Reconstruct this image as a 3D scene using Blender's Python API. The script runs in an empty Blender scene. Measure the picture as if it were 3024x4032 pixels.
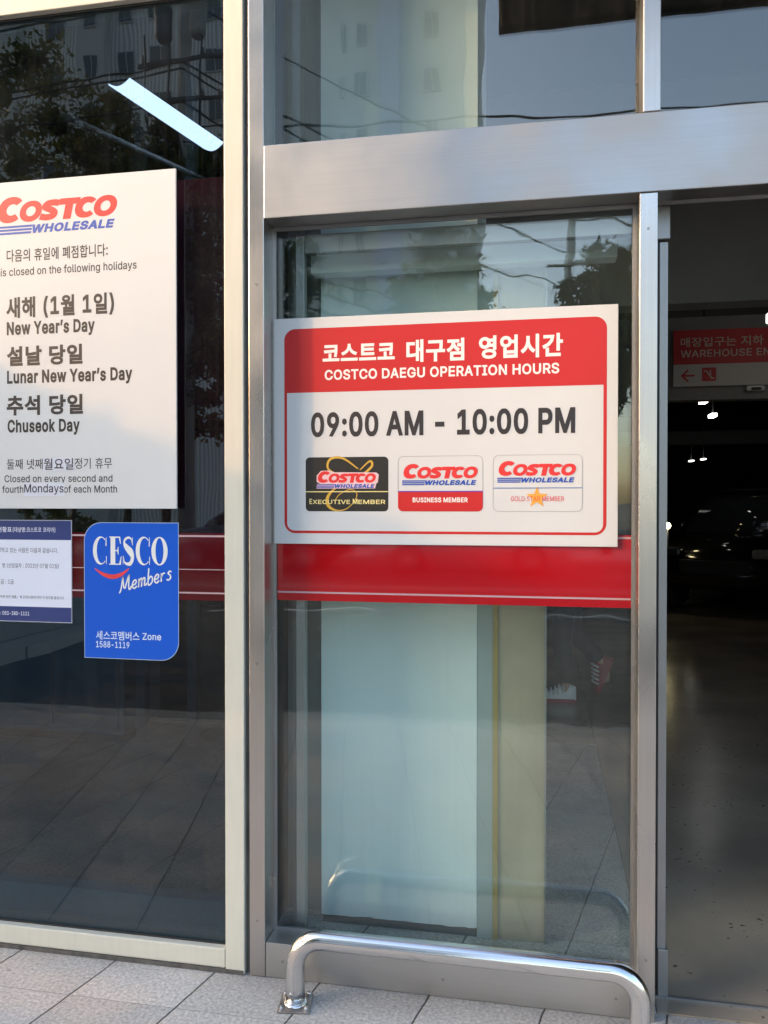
import bpy, bmesh, math, random
from mathutils import Vector, Matrix, noise
PI = math.pi
random.seed(7)
SC = bpy.context.scene
COL = SC.collection

# ------------------------------------------------------------------ camera
cam_d = bpy.data.cameras.new("camera")
cam = bpy.data.objects.new("camera", cam_d); COL.objects.link(cam)
CAM = Vector((0.0, -2.45, 1.51))
cam.location = CAM
cam.rotation_euler = (PI/2 - 0.011182, 0, 0.190469)
cam_d.sensor_fit = 'VERTICAL'; cam_d.sensor_height = 36.0
cam_d.lens = 3198.9/4032*36.0
cam_d.clip_start = 0.02; cam_d.clip_end = 3000
SC.camera = cam

# ------------------------------------------------------------------ world, sun, exposure
SUNV = Vector((-1.67, -1.0, 0.635)).normalized()          # towards the sun
EL = math.asin(SUNV.z)
w = bpy.data.worlds.new("World"); SC.world = w; w.use_nodes = True
nt = w.node_tree
sky = nt.nodes.new('ShaderNodeTexSky'); sky.sky_type = 'NISHITA'; sky.sun_disc = False
sky.sun_elevation = EL; sky.sun_rotation = math.atan2(SUNV.x, SUNV.y)
sky.air_density = 1.0; sky.dust_density = 2.4; sky.ozone_density = 1.2
bgn = nt.nodes['Background']; nt.links.new(sky.outputs[0], bgn.inputs[0])
bgn.inputs[1].default_value = 0.15
sd = bpy.data.lights.new("sun", 'SUN'); sd.energy = 2.0; sd.angle = math.radians(0.55); sd.color = (.20, 0.106, 0.032)
so = bpy.data.objects.new("sun", sd); COL.objects.link(so)
so.rotation_euler = SUNV.to_track_quat('Z', 'Y').to_euler(); so.location = (-20, -12, 12)
SC.view_settings.view_transform = 'Standard'; SC.view_settings.look = 'None'
SC.view_settings.exposure = 2.30; SC.view_settings.gamma = 1.0
SC.cycles.max_bounces = 10; SC.cycles.transparent_max_bounces = 24
SC.cycles.glossy_bounces = 5; SC.cycles.sample_clamp_indirect = 6.0
SC.cycles.caustics_reflective = False; SC.cycles.caustics_refractive = False
SC.cycles.use_denoising = True

# ------------------------------------------------------------------ materials
def nodes(name):
    m = bpy.data.materials.new(name); m.use_nodes = True
    return m, m.node_tree, m.node_tree.nodes['Principled BSDF']
def mat(name, col, rough=0.5, metal=0.0, var=0.0, vscale=6.0, bump=0.0, bscale=60.0, emit=None, estr=0.0, spec=0.5, coat=0.0, stretch=(1, 1, 1)):
    m, t, b = nodes(name); N, L = t.nodes, t.links
    b.inputs['Base Color'].default_value = (*col, 1); b.inputs['Roughness'].default_value = rough
    b.inputs['Metallic'].default_value = metal; b.inputs['Specular IOR Level'].default_value = spec
    b.inputs['Coat Weight'].default_value = coat
    tc = N.new('ShaderNodeTexCoord'); mp = N.new('ShaderNodeMapping'); mp.inputs['Scale'].default_value = stretch
    L.new(tc.outputs['Object'], mp.inputs[0])
    if var > 0:
        n = N.new('ShaderNodeTexNoise'); n.inputs['Scale'].default_value = vscale; n.inputs['Detail'].default_value = 5
        L.new(mp.outputs[0], n.inputs['Vector'])
        r = N.new('ShaderNodeMapRange'); r.inputs['From Min'].default_value = .3; r.inputs['From Max'].default_value = .7
        r.inputs['To Min'].default_value = 1-var; r.inputs['To Max'].default_value = 1+var
        L.new(n.outputs['Fac'], r.inputs[0])
        mx = N.new('ShaderNodeVectorMath'); mx.operation = 'SCALE'; mx.inputs[0].default_value = col
        L.new(r.outputs[0], mx.inputs['Scale']); L.new(mx.outputs[0], b.inputs['Base Color'])
        r2 = N.new('ShaderNodeMapRange'); r2.inputs['From Min'].default_value = .3; r2.inputs['From Max'].default_value = .7
        r2.inputs['To Min'].default_value = max(.02, rough*(1-var)); r2.inputs['To Max'].default_value = min(1, rough*(1+var))
        L.new(n.outputs['Fac'], r2.inputs[0]); L.new(r2.outputs[0], b.inputs['Roughness'])
    if bump > 0:
        n2 = N.new('ShaderNodeTexNoise'); n2.inputs['Scale'].default_value = bscale; n2.inputs['Detail'].default_value = 4
        L.new(mp.outputs[0], n2.inputs['Vector'])
        bp = N.new('ShaderNodeBump'); bp.inputs['Strength'].default_value = bump; bp.inputs['Distance'].default_value = .002
        L.new(n2.outputs['Fac'], bp.inputs['Height']); L.new(bp.outputs[0], b.inputs['Normal'])
    if emit:
        b.inputs['Emission Color'].default_value = (*emit, 1); b.inputs['Emission Strength'].default_value = estr
    return m
def steel(name, stretch, col=(.60, .585, .57), rough=.30):
    """brushed stainless steel; grain runs along the axis whose stretch is small"""
    m, t, b = nodes(name); N, L = t.nodes, t.links
    b.inputs['Metallic'].default_value = 1.0
    tc = N.new('ShaderNodeTexCoord'); mp = N.new('ShaderNodeMapping'); mp.inputs['Scale'].default_value = stretch
    L.new(tc.outputs['Object'], mp.inputs[0])
    n = N.new('ShaderNodeTexNoise'); n.inputs['Scale'].default_value = 1.0; n.inputs['Detail'].default_value = 6; n.inputs['Roughness'].default_value = .7
    L.new(mp.outputs[0], n.inputs['Vector'])
    big = N.new('ShaderNodeTexNoise'); big.inputs['Scale'].default_value = 3.0; big.inputs['Detail'].default_value = 4
    L.new(tc.outputs['Object'], big.inputs['Vector'])
    cr = N.new('ShaderNodeMapRange'); cr.inputs['From Min'].default_value = .3; cr.inputs['From Max'].default_value = .7
    cr.inputs['To Min'].default_value = .93; cr.inputs['To Max'].default_value = 1.04; L.new(n.outputs['Fac'], cr.inputs[0])
    v = N.new('ShaderNodeVectorMath'); v.operation = 'SCALE'; v.inputs[0].default_value = col
    L.new(cr.outputs[0], v.inputs['Scale']); L.new(v.outputs[0], b.inputs['Base Color'])
    rr = N.new('ShaderNodeMapRange'); rr.inputs['From Min'].default_value = .3; rr.inputs['From Max'].default_value = .7
    rr.inputs['To Min'].default_value = rough*.75; rr.inputs['To Max'].default_value = rough*1.35
    L.new(big.outputs['Fac'], rr.inputs[0]); L.new(rr.outputs[0], b.inputs['Roughness'])
    bp = N.new('ShaderNodeBump'); bp.inputs['Strength'].default_value = .12; bp.inputs['Distance'].default_value = .0006
    L.new(n.outputs['Fac'], bp.inputs['Height']); L.new(bp.outputs[0], b.inputs['Normal'])
    return m
def glass(name, tint, refl=.05, wav=.0015, wscale=5.0, rough=0.0):
    """flat pane: tinted see-through plus a mirror share that grows at grazing angles"""
    m = bpy.data.materials.new(name); m.use_nodes = True; t = m.node_tree; N, L = t.nodes, t.links
    N.remove(N['Principled BSDF']); out = N['Material Output']
    tr = N.new('ShaderNodeBsdfTransparent'); tr.inputs[0].default_value = (*tint, 1)
    gl = N.new('ShaderNodeBsdfGlossy'); gl.inputs['Roughness'].default_value = rough; gl.inputs['Color'].default_value = (1, .96, .90, 1)
    lw = N.new('ShaderNodeLayerWeight'); lw.inputs['Blend'].default_value = .5
    p = N.new('ShaderNodeMath'); p.operation = 'POWER'; p.inputs[1].default_value = 4.0; L.new(lw.outputs['Facing'], p.inputs[0])
    mr = N.new('ShaderNodeMapRange'); mr.inputs['To Min'].default_value = refl; mr.inputs['To Max'].default_value = 1.0
    L.new(p.outputs[0], mr.inputs[0])
    tc = N.new('ShaderNodeTexCoord'); n = N.new('ShaderNodeTexNoise'); n.inputs['Scale'].default_value = wscale; n.inputs['Detail'].default_value = 1
    L.new(tc.outputs['Object'], n.inputs['Vector'])
    bp = N.new('ShaderNodeBump'); bp.inputs['Strength'].default_value = 1.0; bp.inputs['Distance'].default_value = wav
    L.new(n.outputs['Fac'], bp.inputs['Height']); L.new(bp.outputs[0], gl.inputs['Normal'])
    mx = N.new('ShaderNodeMixShader'); L.new(mr.outputs[0], mx.inputs[0]); L.new(tr.outputs[0], mx.inputs[1]); L.new(gl.outputs[0], mx.inputs[2])
    du = N.new('ShaderNodeBsdfDiffuse'); du.inputs[0].default_value = (.7, .7, .68, 1)
    mp = N.new('ShaderNodeMapping'); mp.inputs['Scale'].default_value = (60, 60, 1.6); L.new(tc.outputs['Object'], mp.inputs[0])
    n3 = N.new('ShaderNodeTexNoise'); n3.inputs['Scale'].default_value = 1; n3.inputs['Detail'].default_value = 5; L.new(mp.outputs[0], n3.inputs['Vector'])
    n4 = N.new('ShaderNodeTexNoise'); n4.inputs['Scale'].default_value = 2.5; n4.inputs['Detail'].default_value = 4; L.new(tc.outputs['Object'], n4.inputs['Vector'])
    m3 = N.new('ShaderNodeMapRange'); m3.inputs['From Min'].default_value = .45; m3.inputs['From Max'].default_value = .8; m3.inputs['To Max'].default_value = .008; L.new(n3.outputs['Fac'], m3.inputs[0])
    m4 = N.new('ShaderNodeMapRange'); m4.inputs['From Min'].default_value = .4; m4.inputs['From Max'].default_value = .75; m4.inputs['To Max'].default_value = .010; L.new(n4.outputs['Fac'], m4.inputs[0])
    ad = N.new('ShaderNodeMath'); ad.operation = 'ADD'; L.new(m3.outputs[0], ad.inputs[0]); L.new(m4.outputs[0], ad.inputs[1])
    mx2 = N.new('ShaderNodeMixShader'); L.new(ad.outputs[0], mx2.inputs[0]); L.new(mx.outputs[0], mx2.inputs[1]); L.new(du.outputs[0], mx2.inputs[2])
    L.new(mx2.outputs[0], out.inputs['Surface'])
    return m

M = {}
M['cream'] = mat('cream_paint', (.63, .59, .49), .36, var=.03, vscale=9, stretch=(6, 6, .6), bump=.05, bscale=20)
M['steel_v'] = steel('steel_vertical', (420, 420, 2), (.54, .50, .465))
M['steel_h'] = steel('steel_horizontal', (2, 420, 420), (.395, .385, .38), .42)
M['steel_k'] = steel('steel_kick', (2, 420, 420), (.54, .52, .50), .38)
M['tube'] = steel('steel_tube', (14, 300, 300), (.72, .70, .68), .16)
M['sealant'] = mat('sealant', (.10, .09, .08), .8, var=.5, vscale=30, stretch=(1, 1, .3))
M['rubber'] = mat('rubber', (.02, .02, .02), .6)
M['alu'] = mat('aluminium', (.31, .305, .30), .4, .7, var=.08, vscale=5)
M['glass_left'] = glass('tinted_glass', (.42, .54, .60), .066, .0004)
M['glass_door'] = glass('door_glass', (.95, .99, .98), .058, .0006, 7)
M['glass_top'] = glass('transom_glass', (.86, .90, .89), .076, .0005)
M['glass_leaf'] = glass('leaf_glass', (.96, .985, .98), .02, .0004)
M['white'] = mat('sign_white', (.63, .62, .605), .42, var=.02, vscale=3)
M['red'] = mat('sign_red', (.53, .014, .012), .45)
M['logo_red'] = mat('print_red', (.70, .03, .028), .45)
M['logo_blue'] = mat('print_blue', (.022, .075, .40), .45)
M['ink'] = mat('print_ink', (.028, .022, .022), .5)
M['inkgrey'] = mat('print_grey', (.10, .10, .12), .5)
M['navy'] = mat('print_navy', (.022, .042, .17), .4)
M['paper'] = mat('paper_white', (.74, .75, .84), .35)
M['patch'] = mat('correction_tape', (.68, .67, .72), .3)
M['blue'] = mat('sticker_blue', (.006, .095, .56), .3)
M['stwhite'] = mat('print_white', (.80, .78, .73), .45)
M['smile'] = mat('print_coral', (.75, .05, .05), .45)
M['black'] = mat('card_black', (.022, .019, .015), .4)
M['gold'] = mat('print_gold', (.60, .36, .045), .4)
M['pgold'] = mat('print_pale_gold', (.80, .68, .28), .4)
M['orange'] = mat('print_orange', (.80, .36, .05), .4)
M['greyline'] = mat('print_line', (.33, .32, .32), .5)
M['band'] = mat('red_film', (.40, .005, .008), .05, spec=.8, coat=.25)
M['bandline'] = mat('film_line', (.50, .34, .36), .3)
M['inwhite'] = mat('interior_white', (.84, .88, .86), .6, var=.05, vscale=2.5, bump=.1, bscale=30)
M['inbeige'] = mat('interior_beige', (.43, .36, .25), .7, var=.22, vscale=3)
M['ingrey'] = mat('interior_grey', (.27, .265, .25), .8, var=.1, vscale=2)
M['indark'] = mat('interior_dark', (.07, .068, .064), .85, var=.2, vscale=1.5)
M['inred'] = mat('interior_red', (.50, .025, .035), .6, var=.1)
M['yellow'] = mat('yellow_strip', (.40, .28, .08), .5)
M['skirting'] = mat('skirting', (.06, .075, .08), .6, var=.2)
M['ledge'] = mat('ledge', (.30, .36, .38), .6, var=.08)
M['lamp'] = mat('lamp_white', (.9, .9, .9), .5, emit=(.98, .84, 1.0), estr=.95)
M['lampdim'] = mat('lamp_off', (.55, .56, .54), .4)
M['spot'] = mat('lamp_spot', (.9, .9, .9), .5, emit=(1, .97, .9), estr=2.0)
M['headlight'] = mat('headlight_lit', (.9, .85, .7), .3, emit=(1, .84, .45), estr=4.0)
M['asphalt'] = mat('asphalt', (.055, .055, .057), .85, var=.2, vscale=4, bump=.3, bscale=120)
M['roadpaint'] = mat('road_paint', (.65, .65, .62), .6, var=.15, vscale=8)
M['kerb'] = mat('kerb_stone', (.36, .35, .33), .8, var=.12, vscale=8, bump=.2, bscale=80)
M['earth'] = mat('far_ground', (.17, .16, .13), .9, var=.25, vscale=.15)
M['bark'] = mat('bark', (.10, .075, .05), .9, var=.35, vscale=12, bump=.6, bscale=40, stretch=(1, 1, .25))
M['concrete'] = mat('pole_concrete', (.33, .31, .28), .85, var=.12, vscale=5)
M['darkmetal'] = mat('dark_metal', (.05, .052, .055), .45, .6)
M['cable'] = mat('cable_black', (.012, .012, .012), .5)
M['porcelain'] = mat('porcelain', (.16, .12, .10), .25)
M['tyre'] = mat('tyre', (.018, .018, .018), .8)
M['rim'] = mat('rim', (.55, .55, .56), .3, .9)
M['winglass'] = mat('window_dark', (.03, .035, .045), .06, spec=.8)
M['car_white'] = mat('car_white', (.70, .70, .69), .25, coat=.6)
M['car_grey'] = mat('car_grey', (.16, .165, .17), .28, .4, coat=.6)
M['car_dark'] = mat('car_black', (.010, .010, .012), .18, .2, coat=.8)
M['skin'] = mat('skin', (.48, .29, .21), .5)
M['cloth'] = mat('cloth_black', (.016, .016, .018), .85, var=.2, vscale=20, bump=.2)
M['hair'] = mat('hair', (.012, .010, .009), .5)
M['shoe_red'] = mat('shoe_red', (.30, .03, .04), .5)
M['shoe_white'] = mat('shoe_white', (.72, .71, .70), .5)

def leaf_mat(name, c1, c2, trans=.35):
    m, t, b = nodes(name); N, L = t.nodes, t.links
    oi = N.new('ShaderNodeTexCoord'); n = N.new('ShaderNodeTexNoise'); n.inputs['Scale'].default_value = 1.6; n.inputs['Detail'].default_value = 6
    L.new(oi.outputs['Object'], n.inputs['Vector'])
    cr = N.new('ShaderNodeValToRGB'); cr.color_ramp.elements[0].position = .35; cr.color_ramp.elements[1].position = .66
    cr.color_ramp.elements[0].color = (*c1, 1); cr.color_ramp.elements[1].color = (*c2, 1)
    L.new(n.outputs['Fac'], cr.inputs[0]); L.new(cr.outputs[0], b.inputs['Base Color']); b.inputs['Roughness'].default_value = .5
    tl = N.new('ShaderNodeBsdfTranslucent'); L.new(cr.outputs[0], tl.inputs[0]); ms = N.new('ShaderNodeMixShader'); ms.inputs[0].default_value = trans
    L.new(b.outputs[0], ms.inputs[1]); L.new(tl.outputs[0], ms.inputs[2]); L.new(ms.outputs[0], N['Material Output'].inputs['Surface'])
    return m
M['leaf'] = leaf_mat('leaf_green', (.06, .085, .018), (.15, .145, .03))
M['leaf2'] = leaf_mat('leaf_olive', (.08, .085, .018), (.22, .17, .035))

def pavement_mat():
    m, t, b = nodes('granite_slabs'); N, L = t.nodes, t.links
    tc = N.new('ShaderNodeTexCoord'); sp = N.new('ShaderNodeSeparateXYZ'); L.new(tc.outputs['Object'], sp.inputs[0])
    def math_(op, a, bb=None, c=None):
        n = N.new('ShaderNodeMath'); n.operation = op
        for i, x in enumerate((a, bb, c)):
            if x is None: continue
            if isinstance(x, (int, float)): n.inputs[i].default_value = x
            else: L.new(x, n.inputs[i])
        return n.outputs[0]
    wob = N.new('ShaderNodeTexNoise'); wob.inputs['Scale'].default_value = 14; wob.inputs['Detail'].default_value = 4
    L.new(tc.outputs['Object'], wob.inputs['Vector'])
    wb = math_('MULTIPLY_ADD', wob.outputs['Fac'], .008, -.004)
    u = math_('ADD', math_('MULTIPLY_ADD', sp.outputs['Y'], -.225, sp.outputs['X']), wb)
    v = math_('ADD', sp.outputs['Y'], wb)
    un = math_('DIVIDE', math_('ADD', u, .332), .3465)
    vn = math_('DIVIDE', math_('ADD', v, .2), .60)
    du = math_('MULTIPLY', math_('PINGPONG', un, .5), .3465)
    dv = math_('MULTIPLY', math_('PINGPONG', vn, .5), .60)
    fu = N.new('ShaderNodeMapRange'); fu.inputs['From Min'].default_value = .0016; fu.inputs['From Max'].default_value = .0040; L.new(du, fu.inputs[0])
    fv = N.new('ShaderNodeMapRange'); fv.inputs['From Min'].default_value = .0004; fv.inputs['From Max'].default_value = .0022; fv.inputs['To Min'].default_value = .55; L.new(dv, fv.inputs[0])
    joint = math_('MULTIPLY', fu.outputs[0], fv.outputs[0])
    # per-slab tone
    cu = math_('FLOOR', math_('ADD', un, .0)); cv = math_('FLOOR', vn)
    cmb = N.new('ShaderNodeCombineXYZ'); L.new(cu, cmb.inputs[0]); L.new(cv, cmb.inputs[1])
    wn = N.new('ShaderNodeTexWhiteNoise'); wn.noise_dimensions = '2D'; L.new(cmb.outputs[0], wn.inputs['Vector'])
    n1 = N.new('ShaderNodeTexNoise'); n1.inputs['Scale'].default_value = 95; n1.inputs['Detail'].default_value = 5; n1.inputs['Roughness'].default_value = .65; L.new(tc.outputs['Object'], n1.inputs['Vector'])
    n2 = N.new('ShaderNodeTexNoise'); n2.inputs['Scale'].default_value = 2.2; n2.inputs['Detail'].default_value = 6; L.new(tc.outputs['Object'], n2.inputs['Vector'])
    g = math_('MULTIPLY_ADD', math_('SUBTRACT', n1.outputs['Fac'], .5), 1.9, 1.0)
    g2 = math_('MULTIPLY_ADD', math_('SUBTRACT', n2.outputs['Fac'], .5), .5, 1.0)
    g3 = math_('MULTIPLY_ADD', wn.outputs['Value'], .22, .89)
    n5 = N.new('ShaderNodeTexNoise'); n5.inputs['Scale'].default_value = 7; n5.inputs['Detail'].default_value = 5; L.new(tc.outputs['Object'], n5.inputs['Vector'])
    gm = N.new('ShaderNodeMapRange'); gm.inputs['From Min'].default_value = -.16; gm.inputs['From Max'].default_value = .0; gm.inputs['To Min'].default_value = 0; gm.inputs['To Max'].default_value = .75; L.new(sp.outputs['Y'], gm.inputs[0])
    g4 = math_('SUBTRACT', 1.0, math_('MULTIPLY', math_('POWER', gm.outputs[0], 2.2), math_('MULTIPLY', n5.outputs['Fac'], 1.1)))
    vg = N.new('ShaderNodeTexVoronoi'); vg.inputs['Scale'].default_value = 5; L.new(tc.outputs['Object'], vg.inputs['Vector'])
    gs = N.new('ShaderNodeMapRange'); gs.inputs['From Min'].default_value = .03; gs.inputs['From Max'].default_value = .055; gs.inputs['To Min'].default_value = .62; gs.inputs['To Max'].default_value = 1.0; L.new(vg.outputs['Distance'], gs.inputs[0])
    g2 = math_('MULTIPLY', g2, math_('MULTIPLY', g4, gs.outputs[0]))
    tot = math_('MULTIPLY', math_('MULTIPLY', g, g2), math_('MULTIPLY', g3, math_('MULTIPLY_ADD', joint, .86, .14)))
    vm = N.new('ShaderNodeVectorMath'); vm.operation = 'SCALE'; vm.inputs[0].default_value = (.57, .52, .465); L.new(tot, vm.inputs['Scale'])
    L.new(vm.outputs[0], b.inputs['Base Color']); b.inputs['Roughness'].default_value = .8
    h = math_('ADD', math_('MULTIPLY', n1.outputs['Fac'], .35), joint)
    bp = N.new('ShaderNodeBump'); bp.inputs['Strength'].default_value = .7; bp.inputs['Distance'].default_value = .004
    L.new(h, bp.inputs['Height']); L.new(bp.outputs[0], b.inputs['Normal'])
    return m
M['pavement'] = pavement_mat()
def floor_mat():
    m, t, b = nodes('polished_concrete'); N, L = t.nodes, t.links
    tc = N.new('ShaderNodeTexCoord')
    n1 = N.new('ShaderNodeTexNoise'); n1.inputs['Scale'].default_value = 1.3; n1.inputs['Detail'].default_value = 8; L.new(tc.outputs['Object'], n1.inputs['Vector'])
    vo = N.new('ShaderNodeTexNoise'); vo.inputs['Scale'].default_value = 38; vo.inputs['Detail'].default_value = 2; L.new(tc.outputs['Object'], vo.inputs['Vector'])
    cr = N.new('ShaderNodeValToRGB'); cr.color_ramp.elements[0].position = .3; cr.color_ramp.elements[1].position = .7
    cr.color_ramp.elements[0].color = (.25, .20, .15, 1); cr.color_ramp.elements[1].color = (.46, .37, .27, 1)
    L.new(n1.outputs['Fac'], cr.inputs[0])
    sp = N.new('ShaderNodeMapRange'); sp.inputs['From Min'].default_value = .30; sp.inputs['From Max'].default_value = .36; sp.inputs['To Min'].default_value = .3; L.new(vo.outputs['Fac'], sp.inputs[0])
    pm = N.new('ShaderNodeTexNoise'); pm.inputs['Scale'].default_value = 2.6; pm.inputs['Detail'].default_value = 3; L.new(tc.outputs['Object'], pm.inputs['Vector'])
    pr = N.new('ShaderNodeMapRange'); pr.inputs['From Min'].default_value = .42; pr.inputs['From Max'].default_value = .6; pr.inputs['To Min'].default_value = .24; pr.inputs['To Max'].default_value = .36; L.new(pm.outputs['Fac'], pr.inputs[0]); L.new(pr.outputs[0], sp.inputs['From Max'])
    pr2 = N.new('ShaderNodeMath'); pr2.operation = 'SUBTRACT'; pr2.inputs[1].default_value = .05; L.new(pr.outputs[0], pr2.inputs[0]); L.new(pr2.outputs[0], sp.inputs['From Min'])
    vm = N.new('ShaderNodeVectorMath'); vm.operation = 'SCALE'; L.new(cr.outputs[0], vm.inputs[0]); L.new(sp.outputs[0], vm.inputs['Scale'])
    L.new(vm.outputs[0], b.inputs['Base Color'])
    rr = N.new('ShaderNodeMapRange'); rr.inputs['To Min'].default_value = .12; rr.inputs['To Max'].default_value = .34; L.new(n1.outputs['Fac'], rr.inputs[0]); L.new(rr.outputs[0], b.inputs['Roughness'])
    bp = N.new('ShaderNodeBump'); bp.inputs['Strength'].default_value = .05; L.new(n1.outputs['Fac'], bp.inputs['Height']); L.new(bp.outputs[0], b.inputs['Normal'])
    return m
M['floor'] = floor_mat()
def apt_mat():
    m, t, b = nodes('ribbed_cladding'); N, L = t.nodes, t.links
    tc = N.new('ShaderNodeTexCoord')
    wv = N.new('ShaderNodeTexWave'); wv.wave_type = 'BANDS'; wv.bands_direction = 'X'; wv.inputs['Scale'].default_value = 1.25; wv.inputs['Distortion'].default_value = 0
    L.new(tc.outputs['Object'], wv.inputs['Vector'])
    mr = N.new('ShaderNodeMapRange'); mr.inputs['To Min'].default_value = .62; mr.inputs['To Max'].default_value = 1.05; L.new(wv.outputs['Fac'], mr.inputs[0])
    vm = N.new('ShaderNodeVectorMath'); vm.operation = 'SCALE'; vm.inputs[0].default_value = (.82, .80, .76); L.new(mr.outputs[0], vm.inputs['Scale'])
    L.new(vm.outputs[0], b.inputs['Base Color']); b.inputs['Roughness'].default_value = .7
    return m
M['ribbed'] = apt_mat()
M['aptplain'] = mat('apartment_paint', (.60, .59, .56), .8, var=.05, vscale=.3)
M['aptpane'] = mat('apartment_pane', (.10, .12, .13), .15)
M['aptframe'] = mat('apartment_frame', (.55, .54, .52), .6)

# ------------------------------------------------------------------ object helpers
def link(o): COL.objects.link(o); return o
def thing(name, label, cat, loc=(0, 0, 0), group=None):
    o = bpy.data.objects.new(name, None); o.empty_display_size = .05; o.location = loc
    o['label'] = label; o['category'] = cat
    if group: o['group'] = group
    return link(o)
def tag(o, label, cat, group=None):
    o['label'] = label; o['category'] = cat
    if group: o['group'] = group
    return o
def rootloc(p):
    v = Vector((0, 0, 0))
    while p is not None:
        v = v + Vector(p.location); p = p.parent
    return v
def mesh(name, me, m, parent=None, smooth=False, world=True):
    o = bpy.data.objects.new(name, me); me.name = name
    if m is not None:
        me.materials.clear(); me.materials.append(m)
    if smooth:
        for p in me.polygons: p.use_smooth = True
    if parent is not None:
        o.parent = parent
        if world: me.transform(Matrix.Translation(-rootloc(parent)))
    return link(o)
def bmo(name, bm, m, parent=None, smooth=False, world=True):
    me = bpy.data.meshes.new(name); bm.normal_update(); bm.to_mesh(me); bm.free()
    return mesh(name, me, m, parent, smooth, world)
def box(bm, x0, x1, y0, y1, z0, z1, bev=0.0):
    b2 = bmesh.new()
    r = bmesh.ops.create_cube(b2, size=1)
    bmesh.ops.scale(b2, vec=(x1-x0, y1-y0, z1-z0), verts=b2.verts)
    bmesh.ops.translate(b2, vec=((x0+x1)/2, (y0+y1)/2, (z0+z1)/2), verts=b2.verts)
    if bev > 0: bmesh.ops.bevel(b2, geom=b2.edges[:], offset=bev, segments=2, affect='EDGES', profile=.5)
    me = bpy.data.meshes.new('t'); b2.to_mesh(me); b2.free(); bm.from_mesh(me); bpy.data.meshes.remove(me)
def boxo(name, x0, x1, y0, y1, z0, z1, m, parent=None, bev=0.0):
    bm = bmesh.new(); box(bm, x0, x1, y0, y1, z0, z1, bev); return bmo(name, bm, m, parent)
def struct(o): o['kind'] = 'structure'; return o
def tube(bm, pts, radii, seg=10, cap=True):
    pts = [Vector(p) for p in pts]
    if isinstance(radii, (int, float)): radii = [radii]*len(pts)
    rings = []; ref = None
    for i, p in enumerate(pts):
        d = (pts[min(i+1, len(pts)-1)]-pts[max(i-1, 0)]).normalized()
        if ref is None: ref = d.orthogonal().normalized()
        a = (ref-d*ref.dot(d)).normalized(); ref = a; c = d.cross(a)
        rings.append([bm.verts.new(p+radii[i]*(math.cos(2*PI*k/seg)*a+math.sin(2*PI*k/seg)*c)) for k in range(seg)])
    for i in range(len(rings)-1):
        for k in range(seg):
            bm.faces.new((rings[i][k], rings[i][(k+1) % seg], rings[i+1][(k+1) % seg], rings[i+1][k]))
    if cap:
        bm.faces.new(rings[0][::-1]); bm.faces.new(rings[-1])
def tubeo(name, pts, radii, m, parent=None, seg=10, smooth=True):
    bm = bmesh.new(); tube(bm, pts, radii, seg); return bmo(name, bm, m, parent, smooth)
def cyl(bm, c, axis, r, h, seg=20):
    a = Vector(axis).normalized(); c = Vector(c)
    tube(bm, [c-a*h/2, c+a*h/2], r, seg)

# ------------------------------------------------------------------ flat print helpers (x, z on a plane facing the street)
from mathutils.geometry import delaunay_2d_cdt
def shape_me(loops, nz=False):
    """flat mesh of closed outlines (inner outlines become holes)"""
    V, Ed = [], []; b_ = [(min(p[0] for p in l), max(p[0] for p in l), min(p[1] for p in l), max(p[1] for p in l)) for l in loops]
    x0 = min(q[0] for q in b_); y0 = min(q[2] for q in b_); sc = max(max(q[1] for q in b_)-x0, max(q[3] for q in b_)-y0, 1e-9)
    for lp in loops:
        i0 = len(V); n = len(lp)
        V += [Vector(((x-x0)/sc, (y-y0)/sc)) for x, y in lp]; Ed += [(i0+i, i0+(i+1) % n) for i in range(n)]
    ov, oe, of, *_ = delaunay_2d_cdt(V, Ed, [], 0, 1e-6)
    L = [[((x-x0)/sc, (y-y0)/sc) for x, y in lp] for lp in loops]; F = []
    for f in of:
        cx = sum(ov[i].x for i in f)/len(f); cy = sum(ov[i].y for i in f)/len(f); wn = 0; cr = 0
        for lp in L:
            for i in range(len(lp)):
                (xa, ya), (xb, yb) = lp[i-1], lp[i]
                if (ya > cy) != (yb > cy) and xa+(cy-ya)/(yb-ya)*(xb-xa) > cx:
                    cr += 1; wn += 1 if yb > ya else -1
        if (wn != 0 if nz or len(L) == 1 else cr % 2 == 1): F.append(tuple(f))
    me = bpy.data.meshes.new('s'); me.from_pydata([(v.x*sc+x0, v.y*sc+y0, 0) for v in ov], [], F); me.update(); return me
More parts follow.
